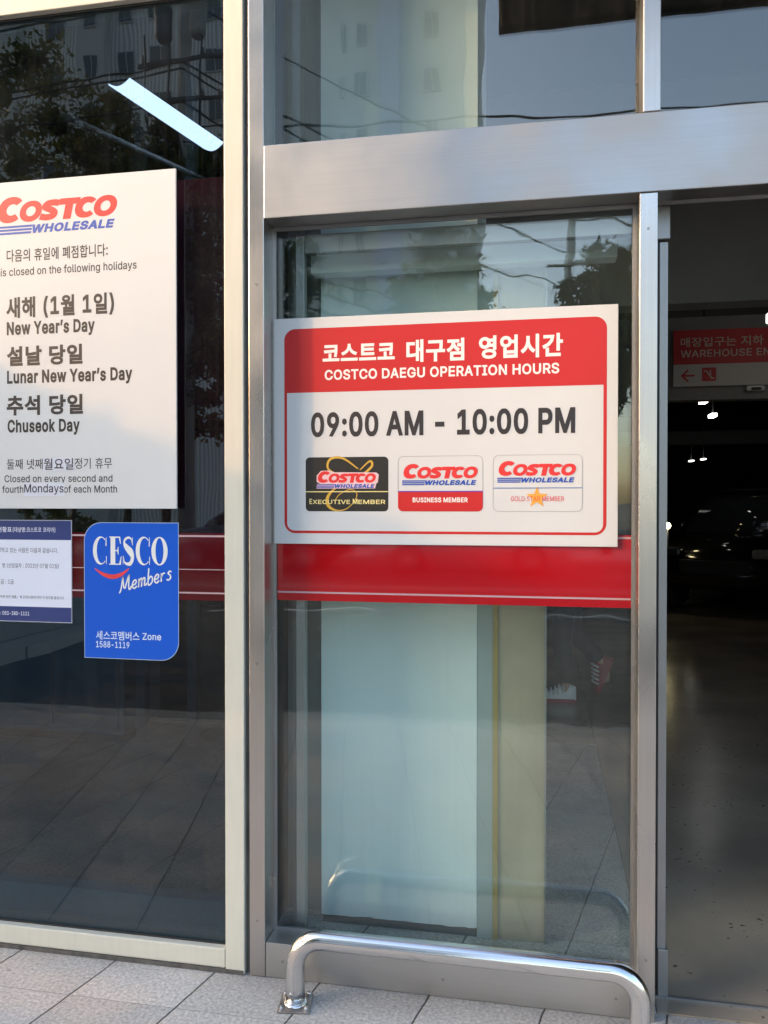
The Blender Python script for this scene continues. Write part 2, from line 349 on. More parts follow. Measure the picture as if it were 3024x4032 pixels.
# upright sans letters as outlines: letter, advance | outlines (per cent of the capital height)
LETTERS = """V94|40,0 3,100 17,100 38,41 42,27 49,6 46,6 52,27 57,41 78,100 91,100 55,0
k75|22,27 22,42 24,42 56,75 71,75 36,39 35,39/10,0 10,100 22,100 22,0/58,0 29,37 38,45 73,0
'41|15,62 14,100 27,100 25,62
(54|18,41 18,48 19,56 20,64 21,72 23,79 26,87 29,94 32,100 35,106 46,106 43,99 40,92 38,84 35,77 33,69 32,62 31,54 30,47 30,41 30,35 31,29 32,23 33,16 35,10 37,3 40,-4 43,-11 46,-19 35,-19 30,-9 25,1 22,11 19,21 18,31
)54|7,-19 11,-11 14,-4 17,4 19,10 21,17 22,23 23,29 24,35 24,41 24,47 23,54 22,62 20,69 19,77 16,84 14,92 11,99 7,106 19,106 22,100 25,94 28,87 30,79 32,72 34,64 35,56 36,48 36,41 36,31 34,21 32,10 28,0 24,-9 19,-19
-89|66,48 66,37 22,37 22,48
.37|19,-1 12,2 10,8 12,14 19,17 25,14 28,8 25,2
089|45,-1 37,-1 31,1 26,5 21,9 17,15 14,22 11,30 10,40 9,50 10,60 11,69 14,78 17,85 21,91 26,95 31,99 38,101 45,101 52,101 58,99 63,95 68,91 72,85 76,78 78,69 79,60 80,50 79,40 78,30 76,22 72,15 68,9 64,5 58,1 52,-1/45,10 49,10 53,12 57,14 60,18 63,23 65,28 66,35 67,42 68,50 67,58 66,65 65,72 63,77 60,82 57,86 53,88 49,90 45,90 40,90 36,88 32,86 29,82 26,77 24,72 23,65 22,58 21,50 22,42 23,35 24,28 26,23 29,18 32,14 36,12 40,10
189|15,0 15,11 77,11 77,0/54,100 54,0 42,0 42,88 41,88 17,70 17,84 39,100
289|13,0 13,9 46,45 55,56 61,64 63,73 63,76 62,80 60,82 54,88 44,90 40,90 37,89 34,88 31,86 29,84 27,81 26,78 25,75 25,71 13,71 13,77 15,82 17,87 20,91 24,95 28,98 33,100 38,101 44,101 50,101 55,100 60,98 64,95 68,91 71,88 73,83 74,78 75,73 73,62 71,59 69,55 66,51 52,35 30,12 30,11 77,11 77,0
389|43,-1 37,-1 31,0 26,2 21,4 17,8 14,11 11,16 9,20 9,26 21,26 22,23 23,20 25,17 27,15 30,13 32,12 43,10 47,10 51,11 54,12 57,14 60,16 62,18 63,21 64,25 65,28 64,32 64,35 62,39 60,41 57,44 54,46 50,47 45,48 40,49 31,49 31,59 57,88 57,89 14,89 14,100 73,100 73,91 42,55 42,57 49,57 55,56 61,54 66,51 70,48 73,44 75,39 77,34 77,28 77,23 75,18 73,13 70,9 65,5 61,2 55,0 49,-1
489|8,21 8,31 49,100 61,100 21,33 21,32 81,32 81,21/55,0 55,24 55,29 55,62 67,62 67,0
589|43,-1 38,-1 32,0 28,2 23,5 19,8 16,12 14,16 12,21 12,26 24,26 27,17 34,12 43,10 47,10 51,11 54,13 57,15 60,17 62,21 63,24 64,28 64,32 64,36 63,40 62,43 60,47 57,49 54,52 51,53 47,54 43,54 33,53 25,48 13,50 19,100 72,100 72,89 30,89 26,59 27,59 35,64 45,66 50,65 54,64 58,63 61,61 65,59 68,56 70,53 73,49 74,45 76,41 77,37 77,32 76,26 75,20 73,15 69,10 65,6 61,3 55,1 50,-1
689|44,-1 39,-1 33,1 28,3 23,6 20,10 17,15 14,20 13,26 12,32 13,37 14,42 16,47 18,53 22,59 27,67 50,100 63,100 30,51 29,51 32,57 38,60 46,62 52,61 57,60 62,58 66,55 70,51 73,47 75,42 76,37 76,31 76,25 75,19 72,14 69,10 65,6 61,3 56,1 50,-1/44,10 48,10 52,11 55,12 58,14 60,17 62,20 63,23 64,27 64,31 64,35 63,39 62,42 60,45 58,47 55,49 52,51 48,52 44,52 41,52 37,51 34,49 31,47 29,45 27,42 26,39 25,35 25,31 25,27 26,23 27,20 29,17 31,14 34,12 37,11 41,10
789|19,0 64,88 64,89 12,89 12,100 77,100 77,88 32,0
889|44,-1 38,-1 32,0 27,2 22,5 18,8 15,12 12,17 11,21 10,27 10,31 11,35 13,38 15,42 17,45 20,47 23,50 26,51 30,52 30,52 25,54 21,57 18,61 16,65 14,70 14,75 14,80 16,84 18,88 21,92 24,95 29,98 33,100 39,101 44,101 50,101 55,100 60,98 64,95 68,92 71,88 73,84 75,80 75,75 75,70 73,65 71,61 67,57 64,54 59,52 59,52 63,51 66,50 69,47 72,45 74,42 76,38 78,35 78,31 79,27 78,21 77,17 74,12 71,8 67,5 62,2 57,0 51,-1/44,10 49,10 53,11 56,12 59,13 61,16 63,18 65,21 66,24 66,27 66,31 65,34 63,37 61,40 59,42 56,44 52,45 48,46 44,46 40,46 37,45 33,44 30,42 28,40 26,37 24,34 23,31 23,27 23,24 24,21 25,18 27,16 30,13 33,12 36,11 40,10/44,57 54,59 60,65 62,68 62,71 63,74 60,83 54,88 44,90 35,88 28,83 27,80 26,77 26,74 26,71 27,68 28,65 35,59
989|44,101 50,101 56,99 61,97 65,94 69,90 72,85 75,80 76,74 76,68 76,63 75,58 73,53 71,47 67,41 62,33 39,0 26,0 59,49 60,49 57,43 50,40 43,38 37,39 32,40 27,42 23,45 19,49 16,53 14,58 13,63 12,69 13,75 14,81 17,86 20,90 24,94 28,97 33,99 39,101/44,90 41,90 37,89 34,88 31,86 29,83 27,80 26,77 25,73 25,69 25,65 26,61 27,58 29,55 31,53 34,51 37,49 41,48 44,48 48,48 52,49 55,51 58,53 60,55 62,58 63,61 64,65 64,69 64,73 63,77 62,80 60,83 58,86 55,88 52,89 48,90
:37|19,-1 12,2 10,8 12,14 19,17 25,14 28,8 25,2/19,53 12,56 10,62 12,69 19,71 25,69 28,62 25,56
A94|3,0 40,100 54,100 91,0 78,0 56,59 52,73 46,94 48,94 42,73 37,59 17,0/22,28 22,39 73,39 73,28
B90|12,0 12,100 47,100 54,100 60,98 65,96 69,94 72,91 75,87 77,83 78,78 78,73 78,69 77,66 76,63 70,56 62,52 62,52 65,51 68,50 71,48 74,46 77,43 79,40 81,36 82,32 82,27 82,22 81,17 79,13 76,9 72,6 68,4 62,2 56,0 48,0/24,11 48,11 55,12 61,13 65,16 68,19 69,23 70,27 70,30 69,33 67,36 65,39 63,41 60,43 57,44 53,45 49,45 24,45/24,56 47,56 50,56 54,57 57,58 64,64 65,67 66,70 66,73 66,77 64,81 61,84 58,87 53,88 47,89 24,89
C100|53,-1 44,-1 37,1 30,5 23,10 18,16 14,23 10,31 9,40 8,50 9,60 10,69 14,77 18,84 23,90 30,95 37,99 44,101 53,101 58,101 62,100 67,99 71,97 75,95 79,93 82,90 85,86 88,82 90,78 92,73 93,68 80,68 77,78 70,84 62,88 53,90 47,89 41,88 36,85 32,81 28,77 25,72 22,65 21,58 20,50 21,42 22,35 25,28 28,23 32,19 36,15 41,12 47,11 53,10 62,12 70,16 77,22 80,32 93,32 92,27 90,22 88,18 85,14 82,11 79,7 75,5 71,3 67,1 62,0 58,-1
D99|43,0 19,0 19,11 42,11 50,12 57,13 62,16 67,19 71,24 74,29 77,36 78,42 78,50 78,58 77,65 75,71 71,76 68,81 63,84 57,87 51,88 43,89 18,89 18,100 44,100 54,99 62,97 69,94 76,89 81,84 85,77 88,69 90,60 91,50 90,40 88,31 85,23 81,16 75,11 69,6 61,3 53,1/24,100 24,0 12,0 12,100
E82|12,0 12,100 73,100 73,89 24,89 24,56 70,56 70,45 24,45 24,11 74,11 74,0
F81|12,0 12,100 73,100 73,89 24,89 24,55 68,55 68,43 24,43 24,0
G102|53,-1 44,-1 36,1 29,5 23,10 18,16 14,23 10,31 9,40 8,50 9,60 10,69 14,77 18,84 23,90 29,95 36,99 44,101 52,101 57,101 62,100 67,99 71,97 75,95 79,92 83,89 86,86 88,82 90,78 92,73 93,69 80,69 76,77 70,84 62,88 52,90 46,89 41,88 36,85 32,81 28,77 25,72 22,65 21,58 20,50 21,42 22,35 25,28 28,23 32,19 36,15 41,12 47,11 53,10 58,11 63,12 68,14 72,17 75,20 78,24 80,29 81,34 82,40 85,39 56,39 56,50 94,50 94,39 93,31 92,24 89,18 85,12 80,8 74,4 68,1 60,-1
H102|12,0 12,100 24,100 24,57 77,57 77,100 90,100 90,0 77,0 77,46 24,46 24,0
I59|6,0 6,11 23,11 23,89 6,89 6,100 53,100 53,89 36,89 36,11 53,11 53,0
L77|12,0 12,100 24,100 24,11 71,11 71,0
M123|12,0 12,100 30,100 54,37 56,31 59,24 61,16 63,10 60,10 62,16 65,24 67,31 69,37 94,100 112,100 112,0 99,0 99,57 99,64 99,72 99,81 100,90 101,90 98,80 95,71 92,63 90,57 67,0 56,0 33,57 31,63 28,71 25,80 22,90 23,90 24,82 24,73 24,65 24,57 24,0
N103|12,0 12,100 27,100 67,36 71,30 76,21 81,11 80,11 79,21 78,31 78,38 78,100 91,100 91,0 76,0 40,57 35,65 29,75 21,89 23,89 24,75 24,64 25,57 25,0
O105|52,-1 44,-1 37,1 30,5 23,10 18,16 14,23 10,31 9,40 8,50 9,60 10,69 14,77 18,84 23,90 30,95 37,99 44,101 52,101 61,101 68,99 75,95 82,90 87,84 91,77 94,69 96,60 97,50 96,40 94,31 91,23 87,16 82,10 75,5 68,1 61,-1/52,10 58,11 64,12 69,15 73,18 77,23 80,28 83,35 84,42 85,50 84,58 83,65 80,72 77,77 73,82 69,85 64,88 58,89 52,90 47,89 41,88 36,85 32,82 28,77 25,72 22,65 21,58 20,50 21,42 22,35 25,28 28,23 32,18 36,15 41,12 47,11
P87|12,0 12,100 46,100 53,100 60,98 65,96 70,93 74,89 77,84 79,79 80,74 80,68 80,63 79,57 77,52 74,48 70,44 65,41 60,38 53,37 46,37 21,37 21,48 46,48 51,48 55,49 58,50 61,52 64,55 65,58 67,61 67,65 68,68 67,72 67,76 65,79 64,82 61,84 58,86 55,88 51,89 46,89 24,89 24,0
R88|12,0 12,100 46,100 54,100 60,98 65,96 70,93 74,89 77,85 79,80 80,75 80,69 80,63 79,58 77,53 74,49 70,46 65,43 60,41 54,39 46,39 19,39 19,50 46,50 51,50 55,51 59,52 61,54 64,56 66,59 67,62 68,65 68,69 68,73 67,76 66,80 64,82 61,85 58,86 55,88 51,89 46,89 24,89 24,0/69,0 45,45 60,45 84,0
S88|44,-2 37,-1 31,0 25,2 20,5 16,8 13,12 10,16 8,21 8,27 21,27 21,23 22,20 24,17 27,15 29,13 33,12 44,10 48,10 52,11 56,12 60,14 62,16 65,18 67,21 68,24 68,27 68,30 67,33 65,35 58,40 48,44 36,47 28,50 22,53 17,57 13,61 11,67 10,73 11,79 12,84 15,88 18,92 22,95 27,98 32,100 38,101 45,101 51,101 57,100 62,98 67,95 71,92 74,88 77,84 78,79 79,74 66,74 65,79 63,83 59,86 55,88 50,90 44,90 40,90 36,89 33,88 30,86 27,85 25,82 24,80 23,77 23,74 23,71 24,68 26,66 33,61 42,58 52,55 61,52 71,47 73,44 76,42 78,39 79,35 80,32 80,27 80,22 78,17 76,12 73,8 69,5 64,2 58,0 51,-1
T88|6,89 6,100 82,100 82,89 50,89 50,0 38,0 38,89
U102|51,-2 43,-1 36,0 30,3 25,6 20,11 17,16 14,21 12,27 12,34 12,100 24,100 24,35 25,30 26,26 28,22 30,19 33,16 37,13 41,12 46,10 51,10 56,10 61,12 65,13 69,16 72,19 74,22 76,26 77,30 77,35 77,100 90,100 90,34 89,27 88,21 85,16 81,11 77,6 71,3 65,0 58,-1
W135|30,0 3,100 16,100 32,39 34,29 37,18 39,8 37,8 39,18 42,29 44,39 60,100 75,100 91,39 93,29 96,18 98,8 96,8 98,18 100,29 103,39 119,100 132,100 104,0 90,0 72,63 69,77 66,93 69,93 66,78 62,63 45,0
X93|4,0 43,56 43,46 6,100 20,100 35,79 40,71 44,65 48,57 46,57 50,65 53,71 59,79 73,100 88,100 51,47 51,56 90,0 75,0 57,25 53,32 49,38 45,45 48,45 44,39 41,33 36,25 18,0
Y93|40,0 40,41 3,100 18,100 38,68 44,57 49,45 44,45 49,58 55,68 75,100 89,100 53,41 53,0
Z86|8,0 8,9 54,76 60,85 67,93 68,89 56,89 44,89 8,89 8,100 78,100 78,91 33,25 26,16 19,7 18,11 30,11 42,11 79,11 79,0
a77|31,-2 27,-1 23,0 19,1 15,3 12,6 9,9 7,12 6,17 6,21 6,25 7,29 8,32 15,38 25,41 35,43 46,45 52,46 54,50 54,50 52,58 47,63 38,65 29,63 23,59 20,54 8,57 10,61 12,65 15,68 19,70 22,72 26,74 38,76 47,75 56,71 59,69 61,66 63,63 65,59 66,55 66,49 66,0 54,0 54,10 54,10 50,5 42,0 39,-1 35,-1/33,9 38,9 41,10 45,12 48,13 50,16 52,18 54,27 54,37 51,36 45,35 39,34 34,33 26,31 20,27 18,21 20,14 26,10
b83|45,-2 41,-1 37,-1 34,1 27,6 23,12 22,12 22,0 10,0 10,100 22,100 22,63 23,63 27,68 34,73 37,75 41,75 45,76 51,75 57,73 62,71 66,67 70,63 73,58 75,51 76,45 77,37 76,30 75,23 73,17 70,11 66,7 62,3 57,1 51,-1/43,9 48,10 52,11 55,13 58,16 60,19 62,23 63,27 64,32 64,37 64,42 63,47 62,51 60,55 58,59 55,61 52,63 48,64 43,65 39,64 35,63 32,61 29,59 26,55 25,52 23,47 22,43 22,37 22,32 23,27 25,23 26,19 29,15 32,13 35,11 39,10
c78|41,-2 34,-1 28,1 23,3 18,7 14,11 11,17 9,23 7,30 7,37 7,44 9,51 11,57 14,63 18,67 23,71 28,73 34,75 41,76 51,74 60,70 67,63 71,54 60,51 57,57 53,61 48,64 41,65 36,64 32,63 29,61 26,58 23,55 21,51 20,46 19,42 19,37 19,32 20,27 21,23 23,19 26,16 29,13 32,11 36,10 41,9 48,10 53,13 57,17 60,23 71,20 67,11 60,4 51,0
d83|38,-2 32,-1 27,1 22,3 17,7 14,11 11,17 9,23 7,30 7,37 7,45 9,51 11,58 14,63 18,67 22,71 27,73 32,75 38,76 43,75 47,75 50,73 56,68 60,63 61,63 61,100 73,100 73,0 61,0 61,12 60,12 56,6 50,1 46,-1 43,-1/40,9 44,10 48,11 52,13 55,15 57,19 59,23 60,27 61,32 61,37 61,43 60,47 59,52 57,55 55,59 52,61 48,63 45,64 40,65 36,64 32,63 28,61 26,59 23,55 21,51 20,47 19,42 19,37 19,32 20,27 21,23 23,19 26,16 29,13 32,11 36,10
e79|42,-2 35,-1 29,1 23,3 18,7 14,11 11,17 9,23 7,29 7,37 7,44 9,51 11,57 14,62 18,67 23,71 28,73 34,75 40,76 44,75 48,75 52,74 56,72 59,70 63,67 66,64 68,60 70,55 72,50 73,45 73,38 73,33 15,33 15,43 66,43 61,40 61,44 60,49 59,53 57,56 54,59 52,62 48,63 45,65 40,65 36,65 32,63 29,62 26,59 23,56 21,53 20,49 19,45 19,41 19,35 19,30 20,25 22,21 24,17 27,14 30,12 33,10 37,9 42,9 50,10 56,14 60,21 72,18 70,14 68,11 66,8 63,5 59,3 56,1 51,-1 47,-1
f50|45,75 45,64 1,64 1,75/16,0 16,85 16,89 17,92 19,96 21,98 24,100 27,102 30,103 33,104 37,104 44,104 48,102 45,92 42,93 38,93 35,93 32,92 30,90 29,88 28,86 28,82 28,0
g84|41,-30 35,-29 31,-29 26,-27 22,-26 19,-24 16,-22 10,-14 20,-8 24,-13 30,-17 41,-19 46,-19 51,-17 55,-15 59,-11 61,-7 61,-1 61,13 60,13 56,8 50,3 46,2 43,1 38,1 33,1 27,3 22,5 18,9 14,13 11,18 9,24 7,30 7,38 7,45 9,52 11,58 14,63 18,67 22,71 27,73 33,75 39,76 43,75 47,75 50,73 57,68 60,63 62,63 62,75 73,75 73,-2 73,-8 71,-13 69,-18 66,-21 62,-24 57,-27 52,-28 47,-29/40,12 45,12 48,13 52,15 55,17 57,20 59,24 60,28 61,33 61,38 61,43 60,48 59,52 57,56 55,59 52,61 49,63 45,64 40,65 36,64 32,63 29,61 26,59 23,55 21,52 20,47 19,43 19,38 19,33 20,28 21,24 23,20 26,17 29,15 32,13 36,12
h81|22,45 22,0 10,0 10,100 22,100 22,57 20,57 23,63 26,68 30,71 34,74 39,75 45,76 50,75 54,74 58,72 62,70 65,67 67,63 69,59 70,53 70,47 70,0 58,0 58,46 58,52 56,56 54,60 50,63 46,64 41,65 38,64 35,64 32,62 29,61 27,58 25,56 23,52 23,49
i33|10,0 10,75 22,75 22,0/16,87 11,89 8,95 11,101 16,103 22,101 25,95 22,89
l37|27,0 22,0 18,1 15,4 12,7 11,12 10,17 10,100 22,100 22,19 24,12 29,10 32,10 33,11 36,1 32,0
m120|10,0 10,75 22,75 22,58 21,58 22,62 24,65 26,68 34,74 43,76 48,75 53,74 56,71 59,67 62,63 63,58 61,58 63,61 64,65 66,67 69,70 72,72 75,74 78,75 82,76 86,76 90,76 94,75 98,73 101,71 104,68 106,65 108,60 109,56 109,50 109,0 97,0 97,50 97,55 95,59 93,61 90,63 86,65 82,65 74,63 68,57 66,49 66,0 54,0 54,51 53,55 52,58 50,61 47,63 43,65 39,65 31,63 25,57 23,54 23,51 22,47 22,0
n81|22,45 22,0 10,0 10,75 22,75 22,57 20,57 23,63 26,68 30,71 34,74 39,75 45,76 50,75 54,74 58,72 62,70 65,67 67,63 69,59 70,53 70,47 70,0 58,0 58,46 58,52 56,56 54,60 50,63 46,64 41,65 38,64 35,64 32,62 29,61 27,58 25,56 23,52 23,49
o82|41,-2 34,-1 28,1 23,3 18,7 14,11 11,17 9,23 7,30 7,37 7,44 9,51 11,57 14,63 18,67 23,71 28,73 34,75 41,76 47,75 53,73 59,71 63,67 67,63 71,57 73,51 74,44 75,37 74,30 73,23 71,17 67,11 63,7 59,3 53,1 47,-1/41,9 45,10 50,11 53,13 56,16 59,19 60,23 62,27 62,32 63,37 62,42 62,46 60,51 59,55 56,58 53,61 50,63 45,64 41,65 36,64 32,63 29,61 26,58 23,55 21,51 20,46 19,42 19,37 19,32 20,27 21,23 23,19 26,16 29,13 32,11 36,10
p83|10,-28 10,75 22,75 22,63 23,63 27,68 34,73 37,75 41,75 45,76 51,75 57,73 62,71 66,67 70,63 73,58 75,51 76,45 77,37 76,30 75,23 73,17 70,11 66,7 62,3 57,1 51,-1 45,-2 41,-1 37,-1 34,1 27,6 23,12 22,12 22,-28/43,9 48,10 52,11 55,13 58,16 60,19 62,23 63,27 64,32 64,37 64,42 63,47 62,51 60,55 58,59 55,61 52,63 48,64 43,65 39,64 35,63 32,61 29,59 26,55 25,52 23,47 22,43 22,37 22,32 23,27 25,23 26,19 29,15 32,13 35,11 39,10
r51|10,0 10,75 22,75 22,63 23,63 24,67 27,70 30,72 34,74 38,75 42,76 45,76 48,75 48,63 45,64 41,64 31,62 25,56 23,53 23,50 22,47 22,0
s72|36,-2 31,-1 26,-1 22,1 18,2 15,5 12,7 10,11 8,14 7,19 18,21 20,17 22,14 24,12 28,10 31,9 36,9 40,9 45,10 48,12 51,15 52,17 53,20 50,27 42,30 29,33 23,35 18,38 14,41 11,45 10,49 9,54 10,58 11,62 13,65 15,68 19,71 23,73 27,74 32,75 37,76 42,75 46,75 50,73 53,71 56,69 59,67 61,64 62,61 64,57 53,54 48,62 45,64 41,65 37,65 33,65 29,64 26,62 23,60 22,57 21,54 22,52 23,50 24,48 34,44 45,41 51,39 56,37 60,34 63,30 65,26 65,21 65,17 63,13 61,9 59,6 55,3 51,1 46,0 41,-1
t45|40,75 40,64 1,64 1,75/13,93 25,93 25,19 27,12 33,10 36,10 40,11 42,0 38,-1 33,-1 27,0 22,1 18,4 15,8 13,13 13,18
u81|36,-1 31,-1 27,0 23,2 19,5 16,8 14,12 12,16 11,21 10,27 10,75 22,75 22,28 23,23 24,18 27,15 30,12 34,10 39,10 43,10 46,11 49,12 52,14 54,16 56,19 57,22 58,26 58,30 58,75 70,75 70,0 59,0 59,18 60,18 58,12 54,7 51,3 46,1 41,-1
v77|32,0 3,75 17,75 32,30 37,17 40,4 36,4 40,17 44,30 60,75 73,75 44,0
w111|27,0 4,75 17,75 26,42 30,27 34,8 32,8 36,26 41,42 50,75 62,75 71,42 75,27 79,8 77,8 81,27 85,42 94,75 107,75 84,0 72,0 63,34 60,44 57,55 54,66 57,66 54,55 52,44 49,34 39,0
y77|9,-27 12,-17 14,-17 20,-17 26,-15 30,-7 32,0 3,75 17,75 32,30 37,17 40,4 36,4 40,17 44,30 60,75 73,75 40,-11 35,-21 27,-27 18,-29 13,-28
z75|8,0 8,9 50,63 50,63 9,63 9,75 65,75 65,65 25,12 25,11 67,11 67,0
’35|10,63 16,100 30,100 19,63"""
GLY = {}
for row in LETTERS.split('\n'):
    hd_, ol = row[1:].split('|')
    GLY[row[0]] = (int(hd_)/100, [[tuple(int(q)/100 for q in p.split(',')) for p in l.split(' ')] for l in ol.split('/')])
def other_glyph(ch):
    """outline of a Hangul syllable from the built-in font"""
    cu = bpy.data.curves.new('t', 'FONT'); cu.body = ch
    o = bpy.data.objects.new('t', cu); COL.objects.link(o)
    dg = bpy.context.evaluated_depsgraph_get(); c = o.evaluated_get(dg).to_curve(dg); L = []
    for sp in c.splines:
        P = sp.bezier_points; n = len(P); lp = []
        for i in range(n):
            a_, b_ = P[i], P[(i+1) % n]; p0, p1, p2, p3 = a_.co, a_.handle_right, b_.handle_left, b_.co
            k = 1 if (p1-p0).cross(p3-p0).length < 2e-4 and (p2-p0).cross(p3-p0).length < 2e-4 else 3
            for j in range(k):
                t = j/k; u = 1-t; q = u**3*p0+3*u*u*t*p1+3*u*t*t*p2+t**3*p3
                if not lp or (abs(q.x-lp[-1][0])+abs(q.y-lp[-1][1])) > 1e-5: lp.append((q.x, q.y))
        L.append([(x*1.32, y*1.32-.02) for x, y in lp])
    bpy.data.objects.remove(o); bpy.data.curves.remove(cu)
    return (.92*1.32, L)
def area(l): return sum(l[i-1][0]*l[i][1]-l[i][0]*l[i-1][1] for i in range(len(l)))/2
def grow(loops, d):
    """thicken a letter: move every outline outwards by d"""
    if d == 0 or not loops: return loops
    sgn = 1 if area(max(loops, key=lambda l: abs(area(l)))) > 0 else -1
    out = []
    for l in loops:
        n = len(l); r = []
        for i in range(n):
            p, q, t = l[i-1], l[i], l[(i+1) % n]
            a1 = (q[0]-p[0], q[1]-p[1]); a2 = (t[0]-q[0], t[1]-q[1])
            l1 = math.hypot(*a1) or 1; l2 = math.hypot(*a2) or 1
            nx, ny = a1[1]/l1+a2[1]/l2, -a1[0]/l1-a2[0]/l2; m_ = math.hypot(nx, ny)
            if m_ < 1e-6: r.append(q); continue
            k = min(1/max(m_/2, .3), 1.45)
            r.append((q[0]+sgn*d*k*nx/m_, q[1]+sgn*d*k*ny/m_))
        out.append(r)
    return out
def text_me(s, bold=0.0, space=1.0):
    x = 0; mes = []
    for ch in s:
        if ch == ' ': x += .40; continue
        if ch not in GLY: GLY[ch] = other_glyph(ch)
        adv, L = GLY[ch]; L = grow(L, bold)
        # pieces that lie apart (colon, dotted i) or nest fill correctly together
        mes.append(shape_me([[(px+x, py) for px, py in l] for l in L], True)); x += adv*space+bold*1.2
    return join_me(mes)
def bbox2(me):
    xs = [v.co.x for v in me.vertices]; ys = [v.co.y for v in me.vertices]
    return min(xs), max(xs), min(ys), max(ys)
def cap(bold): return (-bold, 1+bold)
def stand(me, y):
    """flat mesh in x,y -> x,z plane at depth y, facing -Y"""
    me.transform(Matrix(((1, 0, 0, 0), (0, 0, -1, y), (0, 1, 0, 0), (0, 0, 0, 1))))
    return me
def fit_text(s, x0, x1, zb, zt, bold=0.0, shear=0.0, full=False, space=1.0, slope=0.0):
    """fits text between x0..x1; zb..zt is the cap height (or the full box when full)"""
    me = text_me(s, bold, space)
    if shear:
        for v in me.vertices: v.co.x += shear*v.co.y
    a, b, c, d = bbox2(me)
    lo, hi = (c, d) if full else cap(bold)
    sx = (x1-x0)/(b-a); sz = (zt-zb)/(hi-lo)
    for v in me.vertices:
        v.co.x = x0+(v.co.x-a)*sx; v.co.y = zb+(v.co.y-lo)*sz + slope*(v.co.x-x0)
    return me
def put(name, me, y, m, parent): return mesh(name, stand(me, y), m, parent)
def rrect(x0, x1, z0, z1, r, n=8, corners=(1, 1, 1, 1)):
    out = []
    for k, (cx, cz, a0) in enumerate(((x1, z1, 0), (x0, z1, 90), (x0, z0, 180), (x1, z0, 270))):
        rr = r if corners[k] else 0
        if rr == 0: out.append((cx, cz)); continue
        ox = cx-rr if cx == x1 else cx+rr; oz = cz-rr if cz == z1 else cz+rr
        for i in range(n+1):
            a = math.radians(a0+90*i/n); out.append((ox+rr*math.cos(a), oz+rr*math.sin(a)))
    return out
def stroke(pts, wid):
    """polygon round a centre line with a width per point"""
    if isinstance(wid, (int, float)): wid = [wid]*len(pts)
    L, R = [], []
    for i, (x, y) in enumerate(pts):
        a = pts[max(i-1, 0)]; b = pts[min(i+1, len(pts)-1)]
        dx, dy = b[0]-a[0], b[1]-a[1]; l = math.hypot(dx, dy) or 1
        nx, ny = -dy/l*wid[i]/2, dx/l*wid[i]/2
        L.append((x+nx, y+ny)); R.append((x-nx, y-ny))
    return L+R[::-1]
def cat_spline(pts, n=8):
    out = []; P = [pts[0]]+list(pts)+[pts[-1]]
    for i in range(1, len(P)-2):
        for k in range(n):
            t = k/n; p0, p1, p2, p3 = P[i-1:i+3]
            out.append(tuple(.5*((2*p1[j])+(-p0[j]+p2[j])*t+(2*p0[j]-5*p1[j]+4*p2[j]-p3[j])*t*t+(-p0[j]+3*p1[j]-3*p2[j]+p3[j])*t**3) for j in range(len(p1))))
    out.append(tuple(pts[-1])); return out
def ell(cx, cy, rx, ry, a0=0, a1=360, n=40, p=2.0):
    out = []
    for i in range(n+(0 if a1-a0 >= 360 else 1)):
        a = math.radians(a0+(a1-a0)*i/n); c, s = math.cos(a), math.sin(a)
        out.append((cx+rx*math.copysign(abs(c)**(2/p), c), cy+ry*math.copysign(abs(s)**(2/p), s)))
    return out
def join_me(mes):
    bm = bmesh.new()
    for me in mes: bm.from_mesh(me); bpy.data.meshes.remove(me)
    out = bpy.data.meshes.new('j'); bm.to_mesh(out); bm.free(); return out

for ch in '코스트코대구점영업시간매장입는지하층다음의휴일에폐점합니새해월설날당추석둘째넷정기요무현황표상명리아담고있사람은과같습선임자년등급관한법률」제조항따라이를붙세멤버':
    if ch not in GLY: GLY[ch] = other_glyph(ch)

# heavy slanted word mark, unit width; returns (red mesh, blue letter mesh, blue stripe mesh)
def word_mark(x0, z0, W):
    sh = .22; B = .086; H1 = .191; H2 = .152
    def g(loops, xa, xb, h):
        out = []
        for lp in loops:
            out.append([(x0+W*(xa+(xb-xa)*x+sh*h*(y-.0)), z0+W*(B+h*y)) for x, y in lp])
        return shape_me(out)
    cring = ell(.5, .5, .5, .5, 38, 318, 40, 2.2) + ell(.56, .5, .22, .22, 312, 48, 30)
    # Cs end in a cut, the opening looks right
    C = [cring]
    O = [ell(.5, .5, .5, .5, p=2.15), ell(.5, .5, .22, .24)]
    T = [[(0, 1), (1, 1), (1, .70), (.69, .70), (.69, 0), (.31, 0), (.31, .70), (0, .70)]]
    sp = cat_spline([(.90, .80), (.62, .84), (.32, .80), (.22, .66), (.42, .55), (.62, .46), (.76, .33), (.66, .19), (.36, .15), (.06, .21)], 6)
    S = [stroke(sp, .30)]
    parts_ = [g(C, 0, .208, H1), g(O, .185, .365, H2), g(S, .350, .515, H2), g(T, .500, .665, H2), g(C, .635, .812, H2), g(O, .787, .967, H2)]
    for i, me in enumerate(parts_): me.transform(Matrix.Translation((0, 0, .00012*(i % 2))))
    red = join_me(parts_)
    blue = fit_text('WHOLESALE', x0+W*.305, x0+W*.967, z0, z0+W*.0635, .085, .22)
    st = []
    for k in range(3):
        za = z0+W*.0635*(k*.38); zb = za+W*.0635*.24
        st.append([(x0, za), (x0+W*.292+k*W*.005, za), (x0+W*.296+k*W*.005, zb), (x0, zb)])
    return red, blue, shape_me(st)

